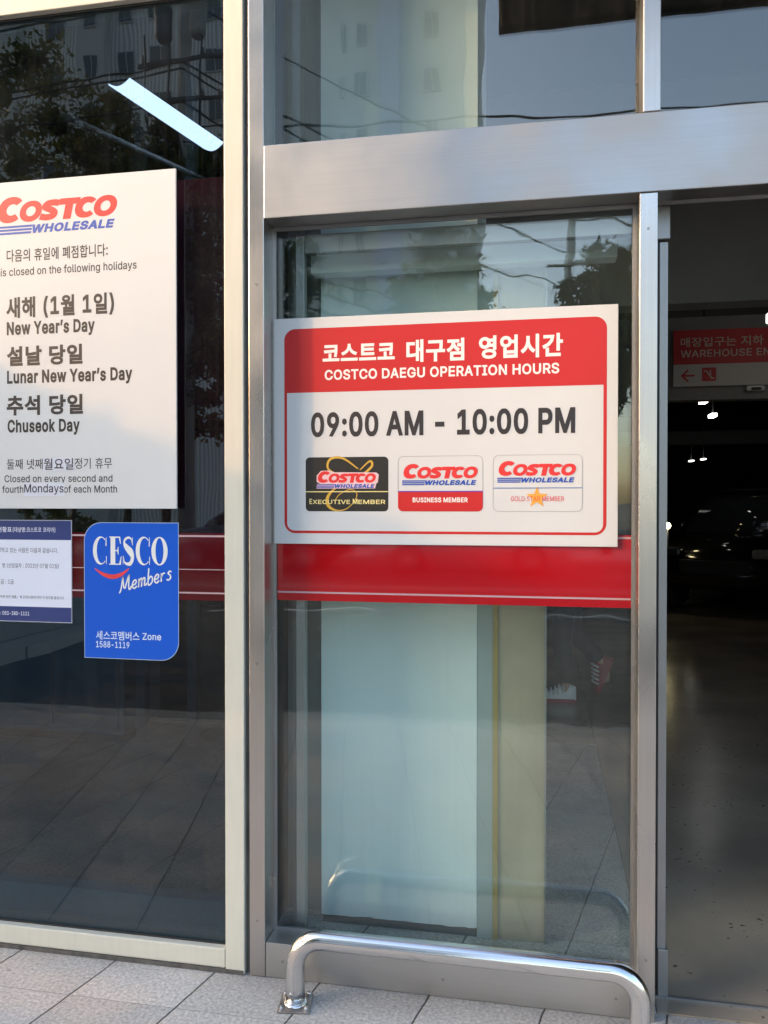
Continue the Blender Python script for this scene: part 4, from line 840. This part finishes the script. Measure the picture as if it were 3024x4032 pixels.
put('correction_tape', shape_me([[(-1.7007, 1.5320), (-1.5500, 1.5320), (-1.5500, 1.5760), (-1.7007, 1.5760)]]), yn-.0003, M['patch'], nb)
ln('Mondays', -1.698, -1.553, 1.5450, 1.5725, .015, dy=.0008)

# ------------------------------------------------------------------ paper notice and blue sticker on the left window glass
YG = .0275; KG = (YG+2.45)/2.445
def gx(x): return x*KG
def gz(z): return 1.51+(z-1.51)*KG
pn = thing('safety_notice', 'white and navy paper notice below the holiday board, partly cut off at left', 'notice', (gx(-1.75), YG, gz(1.111)))
boxo('sheet', gx(-2.0), gx(-1.5245), YG, YG+.0012, gz(1.111), gz(1.453), mat('notice_edge', (.45, .46, .52), .4), pn)
put('white_field', shape_me([[(gx(-1.997), gz(1.1622)), (gx(-1.527), gz(1.1622)), (gx(-1.527), gz(1.3866)), (gx(-1.997), gz(1.3866))]]), YG-.0004, M['paper'], pn)
put('navy_field', shape_me([[(gx(-1.997), gz(1.3866)), (gx(-1.527), gz(1.3866)), (gx(-1.527), gz(1.4505)), (gx(-1.997), gz(1.4505))]]), YG-.0004, M['navy'], pn)
put('navy_field', shape_me([[(gx(-1.997), gz(1.1135)), (gx(-1.527), gz(1.1135)), (gx(-1.527), gz(1.1622)), (gx(-1.997), gz(1.1622))]]), YG-.0004, M['navy'], pn)
def gl(s, x0, x1, z0, z1, b, m, full=True): put('lettering', fit_text(s, gx(x0), gx(x1), gz(z0), gz(z1), b, full=full), YG-.0008, m, pn)
gl('현황표', -1.800, -1.7460, 1.4115, 1.4300, .02, M['paper'])
gl('(대상명:코스트코 코리아)', -1.742, -1.5841, 1.4110, 1.4290, .015, M['paper'])
gl('담당하고 있는 사람은 다음과 같습니다.', -1.812, -1.5744, 1.3430, 1.3600, .004, M['inkgrey'])
gl('명 (선임일자 : 2022년 07월 01일)', -1.782, -1.5718, 1.2910, 1.3075, .004, M['inkgrey'])
gl('등급 : 1급', -1.802, -1.7397, 1.2365, 1.2525, .004, M['inkgrey'])
gl('관리에 관한 법률」 제 20조4항에 따라 이 표지를 붙입니다.', -1.800, -1.5515, 1.1890, 1.1995, .004, M['inkgrey'])
gl(': 053-380-1111', -1.790, -1.6818, 1.1328, 1.1455, .02, M['paper'])
cs = thing('blue_sticker', 'bright blue sticker with two rounded corners and white lettering on the left window', 'sticker', (gx(-1.31), YG, gz(.998)))
xa, xb, za, zb_ = gx(-1.4800), gx(-1.1455), gz(.9985), gz(1.4462)
me = stand(shape_me([rrect(xa, xb, za, zb_, .062, corners=(0, 1, 0, 1))]), YG)
mesh('backing', me, mat('sticker_edge', (.45, .55, .70), .4), cs)
put('blue_face', shape_me([rrect(xa+.002, xb-.002, za+.002, zb_-.002, .061, corners=(0, 1, 0, 1))]), YG-.0004, M['blue'], cs)
# condensed high-contrast capitals
def dloops(ch):
    if ch == 'O': return [[ell(.5, .5, .5, .5), ell(.5, .5, .245, .455)]]
    if ch == 'C':
        o_ = ell(.52, .5, .52, .5, 48, 312, 40)
        i_ = ell(.60, .5, .34, .455, 306, 54, 40)
        return [[o_+i_], [[(.86, .66), (.93, .66), (.93, .98), (.89, .98)]], [[(.89, .02), (.93, .02), (.95, .30), (.90, .30)]]]
    if ch == 'E':
        return [[[(.08, 0), (.92, 0), (.98, .30), (.93, .30), (.80, .04), (.52, .04), (.52, .48), (.66, .48), (.72, .36), (.76, .36), (.76, .64), (.72, .64), (.66, .52), (.52, .52), (.52, .96), (.78, .96), (.88, .74), (.93, .74), (.88, 1), (.08, 1), (.08, .965), (.18, .965), (.18, .035), (.08, .035)]]]
    if ch == 'S':
        sp_ = cat_spline([(.82, .78), (.72, .92), (.48, .965), (.22, .88), (.20, .72), (.46, .56), (.74, .42), (.82, .24), (.66, .06), (.40, .035), (.18, .10), (.10, .26)], 6)
        n_ = len(sp_); wd_ = [.07+.24*math.exp(-((t/n_-.53)/.20)**2) for t in range(n_)]
        return [[stroke(sp_, wd_)], [[(.80, .70), (.86, .70), (.86, .98), (.82, .98)]], [[(.06, .02), (.10, .02), (.12, .32), (.06, .32)]]]
mes = []
for ch, (u0, u1) in zip('CESCO', ((-1.4473, -1.3950), (-1.3930, -1.3440), (-1.3430, -1.2990), (-1.2950, -1.2420), (-1.2400, -1.1834))):
    for lp in dloops(ch):
        mes.append(shape_me([[(gx(u0+(u1-u0)*x), gz(1.3075+.0925*z)) for x, z in l] for l in lp]))
put('lettering', join_me(mes), YG-.0009, M['stwhite'], cs)
sm = cat_spline([(-1.441, 1.294), (-1.410, 1.2755), (-1.378, 1.268), (-1.345, 1.2770), (-1.3181, 1.2965)], 8); n_ = len(sm)
put('smile_stroke', shape_me([stroke([(gx(x), gz(z)) for x, z in sm], [.002+.013*math.sin(PI*t/(n_-1)) for t in range(n_)])]), YG-.0009, M['smile'], cs)
# brush script word, drawn as pen strokes (unit: x height 1)
def pen(paths, ox, oz, s, ang, w0):
    ca, sa = math.cos(ang), math.sin(ang); out = []
    for p in paths:
        c = cat_spline(p, 6); pts = []
        for x, y in c:
            x2 = (x+.32*y)*s*.98; y2 = y*s
            pts.append((gx(ox+x2*ca-y2*sa), gz(oz+x2*sa+y2*ca)))
        out.append(shape_me([stroke(pts, w0)]))
    return out
def sh(p, dx): return [(x+dx, y) for x, y in p]
e_ = [(0, .42), (.45, .5), (.62, .78), (.42, 1.0), (.12, .72), (.10, .28), (.38, .02), (.72, .22)]
m1 = [(0, 1.0), (.02, 0)]; m2 = [(.02, .55), (.25, .98), (.42, .85), (.40, 0)]; m3 = [(.42, .55), (.65, .98), (.84, .85), (.80, .18), (.98, .08), (1.1, .3)]
M1 = [(-.12, -.12), (.10, .4), (.26, 1.75)]; M2 = [(.26, 1.75), (.42, .6), (.62, .25)]; M3 = [(.62, .25), (.9, 1.2), (1.12, 1.8)]; M4 = [(1.12, 1.8), (1.12, .6), (1.22, .06), (1.42, .15), (1.5, .4)]
b1 = [(.05, 1.95), (.05, .2), (.3, .0), (.62, .3), (.6, .75), (.35, .95), (.08, .6)]; r1 = [(.02, 1.0), (.05, 0)]; r2 = [(.05, .5), (.25, .92), (.52, .9)]
s1 = [(.55, .85), (.3, 1.0), (.1, .78), (.4, .5), (.45, .18), (.15, .0), (-.08, .16)]
paths = [M1, M2, M3, M4, sh(e_, 1.55), sh(m1, 2.5), sh(m2, 2.5), sh(m3, 2.5), sh(b1, 3.75), sh(e_, 4.6), sh(r1, 5.55), sh(r2, 5.55), sh(s1, 6.4)]
put('lettering', join_me(pen(paths, -1.350, 1.2185, .0270, math.radians(14), .0046)), YG-.0009, M['stwhite'], cs)
def g2(s, x0, x1, z0, z1, b, full=True): put('lettering', fit_text(s, gx(x0), gx(x1), gz(z0), gz(z1), b, full=full), YG-.0009, mat('sticker_print', (.68, .76, .86), .4), cs)
g2('세스코멤버스', -1.4375, -1.283, 1.0600, 1.0895, .014); g2('Zone', -1.272, -1.2069, 1.0645, 1.0865, .02, False); g2('1588-1119', -1.4376, -1.3184, 1.0345, 1.0555, .02)

# ------------------------------------------------------------------ bent tube guard rail
gr = thing('guard_rail', 'low polished steel tube guard rail bolted to the pavement before the glass', 'rail', (-.225, -.115, 0))
RY = -.115; R = .0285; pts = []
xL, xR, zt_, br = -.7215, .2745, .2035, .085
pts += [(xL, RY, .006), (xL, RY, .06), (xL, RY, zt_-br)]
for i in range(1, 12): a_ = PI-i*PI/2/12; pts.append((xL+br+br*math.cos(a_), RY, zt_-br+br*math.sin(a_)))
for i in range(0, 9): pts.append((xL+br+(xR-xL-2*br)*i/8, RY, zt_))
for i in range(1, 12): a_ = PI/2-i*PI/2/12; pts.append((xR-br+br*math.cos(a_), RY, zt_-br+br*math.sin(a_)))
pts += [(xR, RY, zt_-br), (xR, RY, .06), (xR, RY, .006)]
tubeo('rail_tube', pts, R, M['tube'], gr, 32)
for x in (xL, xR):
    bm = bmesh.new(); box(bm, -.048, .048, -.048, .048, .0005, .0065, .0015); bmesh.ops.rotate(bm, cent=(0, 0, 0), matrix=Matrix.Rotation(math.radians(8), 3, 'Z'), verts=bm.verts); bmesh.ops.translate(bm, vec=(x, RY, 0), verts=bm.verts)
    fp = bmo('base_plate', bm, mat('plate_steel', (.30, .27, .25), .45, .9, var=.25, vscale=30), gr)
    bm = bmesh.new(); tube(bm, [(x, RY, .0066), (x, RY, .011), (x, RY, .015)], [.036, .0345, .0287], 24); bmo('collar', bm, M['tube'], gr, True)
    for sx in (-1, 1):
        for sy in (-1, 1):
            v = Matrix.Rotation(math.radians(8), 3, 'Z') @ Vector((sx*.037, sy*.037, 0))
            bm = bmesh.new(); cyl(bm, (x+v.x, RY+v.y, .0105), (0, 0, 1), .0075, .0075, 6); cyl(bm, (x+v.x, RY+v.y, .017), (0, 0, 1), .0042, .010, 10)
            bmo('bolt', bm, M['tube'], fp)

# ------------------------------------------------------------------ foliage
def leaves(centres, sizes, name, m, parent, seed=1):
    rnd = random.Random(seed); V, F = [], []
    for (x, y, z), s in zip(centres, sizes):
        n = Vector((rnd.gauss(0, 1), rnd.gauss(0, 1), rnd.gauss(.5, 1))).normalized(); a = n.orthogonal().normalized()
        a = Matrix.Rotation(rnd.random()*6.28, 3, n) @ a; b = n.cross(a); c = Vector((x, y, z)); i = len(V)
        V += [c-a*s, c-b*s*.45+n*s*.1, c+a*s, c+b*s*.45+n*s*.1]; F.append((i, i+1, i+2, i+3))
    me = bpy.data.meshes.new(name); me.from_pydata(V, [], F)
    return mesh(name, me, m, parent)
def tree(label, x, y, h, cr, cz, seed, m, n=5200, group='street trees across the road'):
    rnd = random.Random(seed)
    r = thing('street_tree', label, 'tree', (x, y, -.006), group)
    bm = bmesh.new(); top = h*.72
    pts = [(x+rnd.uniform(-.06, .06)*i, y+rnd.uniform(-.06, .06)*i, top*i/6) for i in range(7)]
    tube(bm, pts, [.17-.02*i for i in range(7)], 9)
    for k in range(9):
        a_ = rnd.random()*6.28; zz = h*(.35+.045*k); l = cr*rnd.uniform(.6, .95)
        p0 = Vector(pts[min(6, int(zz/top*6))]); p0.z = zz
        p1 = p0+Vector((math.cos(a_)*l*.5, math.sin(a_)*l*.5, l*.35)); p2 = p0+Vector((math.cos(a_+.3)*l, math.sin(a_+.3)*l, l*.75))
        tube(bm, [p0, p1, p2], [.065, .04, .012], 6)
    bmo('trunk', bm, M['bark'], r, True)
    cs_, ss = [], []
    ncl = 130
    for k in range(ncl):
        while True:
            v = Vector((rnd.uniform(-1, 1), rnd.uniform(-1, 1), rnd.uniform(-1, 1)))
            if .3 < v.length < 1: break
        cc = Vector((x+v.x*cr, y+v.y*cr, h*cz+v.z*h*(1-cz))); rad = rnd.uniform(.25, .6)*min(cr, 2.6)*.48
        for q in range(n//ncl):
            d = Vector((rnd.gauss(0, 1), rnd.gauss(0, 1), rnd.gauss(0, .7)))*rad*.55
            p = cc+d
            if p.z < .5: continue
            cs_.append(p); ss.append(rnd.uniform(.09, .17))
    leaves(cs_, ss, 'crown', m, r, seed)
    return r
tree('dense green street tree across the road, leftmost of the row', -15.3, -21.4, 16.3, 3.3, .64, 3, M['leaf'], 15000)
tree('bushy olive green street tree, second from the left across the road', -13.1, -21.6, 14.6, 2.6, .62, 4, M['leaf2'], 13000)
tree('low green street tree in front of the utility pole', -11.3, -20.9, 13.6, 2.2, .60, 9, M['leaf'], 12000)
tree('dark bushy street tree right of the utility pole', -9.2, -21.8, 13.6, 2.2, .60, 11, M['leaf'], 12000)
tree('yellowing street tree across the road behind the white car', -3.0, -22.0, 9.9, 1.5, .70, 5, M['leaf2'], 8000)
tree('slender green street tree, rightmost of the row across the road', 1.9, -22.0, 9.2, 1.35, .72, 6, M['leaf'], 8000)

# unseen hedge added to shade the shop front, gaps carved for sun patches
S = SUNV
hg = thing('shade_hedge', 'unseen hedge in a stone planter added to shade the shop front', 'hedge', (-6, -3.2, 0))
boxo('planter', -6.35, -5.65, -7.4, -.9, .001, .45, M['kerb'], hg, .02)
rnd = random.Random(21); cs_, ss = [], []
patches = [(-1.50, -.115, .30, .022), (-1.36, -.165, .20, .020), (-1.72, -.05, .12, .045), (-1.78, -.19, .2, .05), (-1.45, -.30, .35, .045), (-.98, -.33, .26, .04), (-1.62, -.235, .2, .018)]
while len(cs_) < 24000:
    p = Vector((-6+rnd.uniform(-.28, .28), rnd.uniform(-7.3, -1.0), rnd.uniform(.45, 3.46)))
    t = p.z/S.z; gx_, gy_ = p.x-S.x*t, p.y-S.y*t                     # where this leaf's shadow meets the pavement
    tf = -p.y/-S.y if False else p.y/S.y; fx, fz = p.x-S.x*tf, p.z-S.z*tf   # and the shop front
    skip = False
    if gy_ < 0.02:
        for (cx, cy, rx, ry) in patches:
            if ((gx_-cx)/(rx+.08))**2+((gy_-cy-(-.10)*(gx_-cx))/(ry+.045))**2 < 1: skip = True
        if gy_ < -.40 and noise.noise(Vector((gx_*1.1, gy_*2.6, 3.3))) > -.16: skip = True
    if gy_ > .12 and fx < -1.05 and .05 < fz < .92 and noise.noise(Vector((gx_*1.0, gy_*2.4, 8.1))) > .02: skip = True
    if -1.01 < fx < -.90 and .70 < fz < .84: skip = True
    if skip: continue
    cs_.append(p); ss.append(rnd.uniform(.055, .085))
for q in range(6000):
    cs_.append(Vector((-6+rnd.uniform(-.28, .28), rnd.uniform(-7.3, -1.0), rnd.uniform(3.22, 3.45)))); ss.append(.07)
leaves(cs_, ss, 'foliage', M['leaf'], hg, 5)
bm = bmesh.new()
for k in range(7): tube(bm, [(-6, -1.4-k*.95, .3), (-6+rnd.uniform(-.05, .05), -1.4-k*.95, 1.7), (-6, -1.4-k*.95+.1, 3.0)], [.035, .03, .015], 6)
bmo('stem', bm, M['bark'], hg)

# ------------------------------------------------------------------ apartment block, pole and cables across the road (seen in the glass)
ap = thing('apartment_building', 'tall pale grey apartment block with ribbed cladding across the road', 'building', (-25, -43, -.16))
boxo('wall', -46, -15.2, -58, -43, -.16, 48, M['ribbed'], ap)
boxo('gable_wall', -15.2, -4.2, -58, -42.4, -.16, 48, M['aptplain'], ap)
boxo('stair_tower', -27.4, -25.6, -43, -42.3, -.16, 48, M['aptplain'], ap); boxo('stair_tower', -33.5, -31.6, -43, -42.3, -.16, 48, M['aptplain'], ap)
boxo('balcony_stack', -8.9, -7.7, -42.4, -41.6, -.16, 48, mat('balcony_blue', (.46, .45, .62), .7), ap)
boxo('downpipe', -12.75, -12.6, -42.4, -42.25, -.16, 48, M['aptframe'], ap); boxo('downpipe', -20.6, -20.48, -43, -42.88, -.16, 48, M['aptframe'], ap)
boxo('roof', -46.5, -3.7, -58.5, -41.3, 48.01, 48.8, M['aptframe'], ap)
cnt = 0
for xw, y0, wd_, dz in ((-29.4, -43, 1.3, 0), (-26.5, -42.3, .9, 0), (-24.6, -43, .9, .4), (-22.4, -43, 1.6, .6), (-18.9, -43, 1.1, 0), (-35.5, -43, 1.3, 0), (-10.0, -42.4, .85, .3), (-11.1, -42.4, .35, .2), (-6.0, -42.4, .9, .3)):
    for fl in range(3, 13):
        z = fl*2.9+.9+dz; cnt += 1
        f = boxo('window', xw-wd_/2, xw+wd_/2, y0-.02, y0+.10, z, z+1.3, M['aptframe'], ap)
        bm = bmesh.new(); box(bm, xw-wd_/2+.07, xw-.03, y0+.101, y0+.12, z+.07, z+1.23); box(bm, xw+.03, xw+wd_/2-.07, y0+.101, y0+.12, z+.07, z+1.23)
        bmo('pane', bm, M['aptpane'], f)
up = thing('utility_pole', 'concrete utility pole with crossarms and transformer cans across the road', 'pole', (-10.45, -20.35, -.006))
PX, PY = -10.45, -20.35
tubeo('pole', [(PX, PY, -.006), (PX, PY, 18)], [.24, .17], M['concrete'], up, 16)
for z, l in ((13.4, 1.3), (14.6, 1.5), (16.6, 1.4)):
    c = boxo('crossarm', PX-l, PX+l, PY+.14, PY+.24, z, z+.10, M['darkmetal'], up)
    for q in (-.9, -.45, .45, .9):
        bm = bmesh.new(); tube(bm, [(PX+q*l, PY+.19, z+.10), (PX+q*l, PY+.19, z+.18), (PX+q*l, PY+.19, z+.20), (PX+q*l, PY+.19, z+.32)], [.03, .06, .045, .03], 10); bmo('insulator', bm, M['porcelain'], c)
for s in (-1, 1):
    bm = bmesh.new(); tube(bm, [(PX+s*.55, PY+.3, 15.2), (PX+s*.55, PY+.3, 15.3), (PX+s*.55, PY+.3, 16.15), (PX+s*.55, PY+.3, 16.22)], [.2, .27, .27, .18], 18); bmo('transformer', bm, M['concrete'] if s > 0 else M['darkmetal'], up)
for q in (-.5, -.15, .3):
    tubeo('drop_cable', [(PX+q*2.4, PY+.35, 15.4), (PX+q*2.2, PY+.45, 13.6), (PX+q*1.2+.15, PY+.4, 12.2), (PX+.1, PY+.28, 11.0)], .03, M['cable'], up, 6)
p2 = thing('utility_pole', 'slim concrete utility pole standing right of the yellowing tree across the road', 'pole', (1.0, -26, -.16))
tubeo('pole', [(1.0, -26, -.16), (1.0, -26, 11.6)], [.16, .11], M['concrete'], p2, 14)
boxo('crossarm', .1, 1.9, -25.86, -25.78, 9.6, 9.7, M['darkmetal'], p2); boxo('crossarm', .3, 1.7, -25.86, -25.78, 8.7, 8.8, M['darkmetal'], p2); boxo('control_box', .82, 1.18, -25.84, -25.6, 7.3, 7.9, M['darkmetal'], p2)
ci = 0
def wire(x0, y0, z0, x1, y1, z1, sag, r, lab):
    r *= 1.5
    pts = []
    for i in range(25):
        t = i/24; pts.append((x0+(x1-x0)*t, y0+(y1-y0)*t, z0+(z1-z0)*t-sag*4*t*(1-t)))
    o = tubeo('power_cable', pts, r, M['cable'], None, 5); tag(o, lab, 'cable', 'overhead cables strung along the far pavement')
for k_, (za, zb2) in enumerate(((16.5, 13.6), (14.6, 12.2), (14.4, 11.3), (13.4, 9.8), (9.3, 9.0), (8.8, 8.7), (8.4, 8.1), (8.0, 7.3))):
    wire(-45, -20.2-.1*k_, za+.4, PX, PY+.2, za, .7, .022, 'black overhead cable strung between the poles above the far pavement')
    wire(PX, PY+.2, za, 1.0, -25.8, zb2-1.2, .45, .022, 'black overhead cable strung between the poles above the far pavement')
    wire(1.0, -25.8, zb2-1.2, 34, -27-.1*k_, zb2+.5, .9, .022, 'black overhead cable strung between the poles above the far pavement')

for za, zb2 in ((12.7, 13.3), (12.2, 12.6), (11.4, 11.7)):
    wire(PX, PY+.2, za, 34, -21.5, zb2, .8, .022, 'black overhead cable strung between the poles above the far pavement')

# entrance canopy above the doorway (its dark underside shows in the upper panes)
cp_ = thing('entrance_canopy', 'dark canopy slab projecting over the open doorway', 'canopy', (1.5, -.5, 3.6))
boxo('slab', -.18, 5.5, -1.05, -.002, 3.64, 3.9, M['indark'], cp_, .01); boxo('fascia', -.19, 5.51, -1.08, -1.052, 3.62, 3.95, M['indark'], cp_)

# ------------------------------------------------------------------ person walking inside, behind the glass
def skin_mesh(name, verts, edges, radii, m, parent, root=0, sub=2):
    me = bpy.data.meshes.new(name); me.from_pydata([Vector(v) for v in verts], edges, [])
    o = bpy.data.objects.new(name, me); COL.objects.link(o)
    mo = o.modifiers.new('s', 'SKIN'); mo.use_smooth_shade = True
    for i, sv in enumerate(me.skin_vertices[0].data):
        sv.radius = (radii[i], radii[i]) if isinstance(radii[i], (int, float)) else radii[i]; sv.use_root = (i == root)
    ms = o.modifiers.new('b', 'SUBSURF'); ms.levels = sub; ms.render_levels = sub
    dg = bpy.context.evaluated_depsgraph_get(); me2 = bpy.data.meshes.new_from_object(o.evaluated_get(dg))
    bpy.data.objects.remove(o)
    return mesh(name, me2, m, parent, True)
HX, HY = .20, 3.92
per = thing('person', 'person in black clothes and red and white sneakers walking left behind the glass', 'person', (HX, HY, .004))
def chain(paths):
    V, E, Rr, idx = [], [], [], {}
    for p in paths:
        prev = None
        for nm, co, r in p:
            if nm in idx: i = idx[nm]
            else:
                i = len(V); V.append((HX+co[0], HY+co[1], co[2])); Rr.append(r)
                idx[nm] = i
            if prev is not None and prev != i: E.append((prev, i))
            prev = i
    return V, E, Rr
pel = ('pel', (.02, 0, .92), .13)
def hand(pref, wrist, d, side):
    w_ = Vector(wrist); d = Vector(d).normalized(); s_ = Vector((0, 1, 0)); out = []
    palm = w_+d*.07
    out.append([(pref+'w', tuple(w_), .026), (pref+'p', tuple(palm), (.032))])
    for i, (off, l) in enumerate(((-.030, .070), (-.010, .080), (.010, .075), (.030, .058))):
        b_ = palm+s_*off+d*.035; k1 = b_+d*l*.5+Vector((-.006, 0, 0)); k2 = b_+d*l*.95+Vector((-.022, 0, 0))
        out.append([(pref+'p', tuple(palm), .032), (pref+'f%da' % i, tuple(b_), .010), (pref+'f%db' % i, tuple(k1), .009), (pref+'f%dc' % i, tuple(k2), .007)])
    t0 = w_+d*.03+s_*(-.03); t1 = t0+d*.035+s_*(-.022)+Vector((-.012, 0, 0)); t2 = t1+d*.03+Vector((-.012, 0, 0))
    out.append([(pref+'w', tuple(w_), .026), (pref+'ta', tuple(t0), .012), (pref+'tb', tuple(t1), .010), (pref+'tc', tuple(t2), .008)])
    return out
body = [[pel, ('sp1', (.0, 0, 1.10), .12), ('ch', (-.03, 0, 1.32), .13), ('nk', (-.05, 0, 1.47), .055), ('nk2', (-.065, 0, 1.53), .052), ('hd', (-.08, 0, 1.61), .085), ('hd2', (-.085, 0, 1.69), .082)],
        [('hd', (-.08, 0, 1.61), .085), ('no', (-.180, 0, 1.615), .014)],
        [('ch', (-.03, 0, 1.32), .13), ('shl', (-.03, -.17, 1.41), .055), ('ell', (-.14, -.21, 1.16), .042), ('hlw', (-.28, -.20, .97), .026)],
        [('ch', (-.03, 0, 1.32), .13), ('shr', (-.03, .17, 1.41), .055), ('elr', (.10, .21, 1.16), .042), ('hrw', (.14, .20, .92), .026)],
        [pel, ('h1', (.0, -.09, .86), .085), ('k1', (-.04, -.09, .50), .055), ('a1', (-.01, -.09, .09), .036), ('t1', (-.13, -.09, .04), .03)],
        [pel, ('h2', (.03, .09, .86), .085), ('k2', (.04, .09, .52), .055), ('a2', (.29, .09, .26), .036), ('t2', (.30, .09, .12), .03)]]
body += hand('hl', (-.28, -.20, .97), (-.35, 0, -.9), -1) + hand('hr', (.14, .20, .92), (.0, 0, -1), 1)
V, E, Rr = chain(body); skin_mesh('body', V, E, Rr, M['skin'], per, 0)
jk = [[('pel', (.02, 0, .84), .150), ('sp1', (.0, 0, 1.10), .142), ('ch', (-.03, 0, 1.33), .150), ('nk', (-.05, 0, 1.45), .072)],
      [('ch', (-.03, 0, 1.33), .15), ('shl', (-.03, -.175, 1.41), .070), ('ell', (-.14, -.215, 1.16), .056), ('hlw', (-.265, -.205, .99), .042)],
      [('ch', (-.03, 0, 1.33), .15), ('shr', (-.03, .175, 1.41), .070), ('elr', (.10, .215, 1.16), .056), ('hrw', (.137, .205, .945), .042)]]
V, E, Rr = chain(jk); skin_mesh('jacket', V, E, Rr, M['cloth'], per, 0)
trs = [[('pel', (.02, 0, .93), .145), ('h1', (.0, -.09, .85), .105), ('k1', (-.04, -.09, .50), .078), ('a1', (-.01, -.09, .13), .066)],
       [('pel', (.02, 0, .93), .145), ('h2', (.03, .09, .85), .105), ('k2', (.04, .09, .52), .078), ('a2', (.265, .09, .29), .066)]]
V, E, Rr = chain(trs); skin_mesh('trousers', V, E, Rr, M['cloth'], per, 0)
V, E, Rr = chain([[('a', (-.05, 0, 1.66), .09), ('b', (-.06, 0, 1.735), .085)], [('a', (-.05, 0, 1.66), .09), ('c', (.0, 0, 1.60), .07)]]); skin_mesh('hair', V, E, Rr, M['hair'], per, 0)
for s_ in (-1, 1):
    bm = bmesh.new(); bmesh.ops.create_uvsphere(bm, u_segments=10, v_segments=8, radius=.012); bmesh.ops.translate(bm, vec=(HX-.158, HY+s_*.032, 1.632), verts=bm.verts); bmo('eye', bm, M['rubber'], per, True)
def shoe(base, pitch, up='shoe_red'):
    """toe towards -x, sole at z=0 before turning"""
    def place(bm): bmesh.ops.rotate(bm, cent=(0, 0, 0), matrix=Matrix.Rotation(pitch, 3, 'Y'), verts=bm.verts); bmesh.ops.translate(bm, vec=(HX+base[0], HY+base[1], base[2]), verts=bm.verts)
    secs = [(-.21, .018, .045), (-.17, .040, .062), (-.10, .046, .085), (-.03, .040, .125), (.04, .036, .135), (.075, .028, .120)]
    bm = bmesh.new(); rings = []
    for x, hw, hh in secs:
        rings.append([bm.verts.new((x, hw*math.cos(a_), .022+max(0, math.sin(a_))*(hh-.022))) for a_ in [PI*i/8 for i in range(9)]])
    for i in range(len(rings)-1):
        for j in range(8): bm.faces.new((rings[i][j], rings[i+1][j], rings[i+1][j+1], rings[i][j+1]))
    bm.faces.new(rings[0]); bm.faces.new(rings[-1][::-1]); bmesh.ops.recalc_face_normals(bm, faces=bm.faces); place(bm)
    sh_ = bmo('shoe', bm, M[up], per, True)
    bm = bmesh.new(); lo, hi = [], []
    outl = [(-.225, .0), (-.20, .035), (-.12, .052), (-.02, .044), (.06, .040), (.085, .0), (.06, -.040), (-.02, -.044), (-.12, -.052), (-.20, -.035)]
    lo = [bm.verts.new((x, y, 0)) for x, y in outl]; hi = [bm.verts.new((x, y, .030)) for x, y in outl]
    bm.faces.new(lo); bm.faces.new(hi[::-1])
    for i in range(10): bm.faces.new((lo[i], lo[(i+1) % 10], hi[(i+1) % 10], hi[i]))
    bmesh.ops.recalc_face_normals(bm, faces=bm.faces); place(bm); bmo('sole', bm, M['shoe_red'], sh_)
    bm = bmesh.new()
    for i in range(5):
        x = -.14+i*.03; z = .078+i*.0125; tube(bm, [(x, -.047, z-.045), (x, -.028, z), (x, 0, z+.012), (x, .028, z), (x, .047, z-.045)], .008, 6)
    place(bm); bmo('lace', bm, M['shoe_white'], sh_, True)
shoe((-.01, -.09, .004), 0, 'shoe_white'); shoe((.325, .09, .235), math.radians(-68))
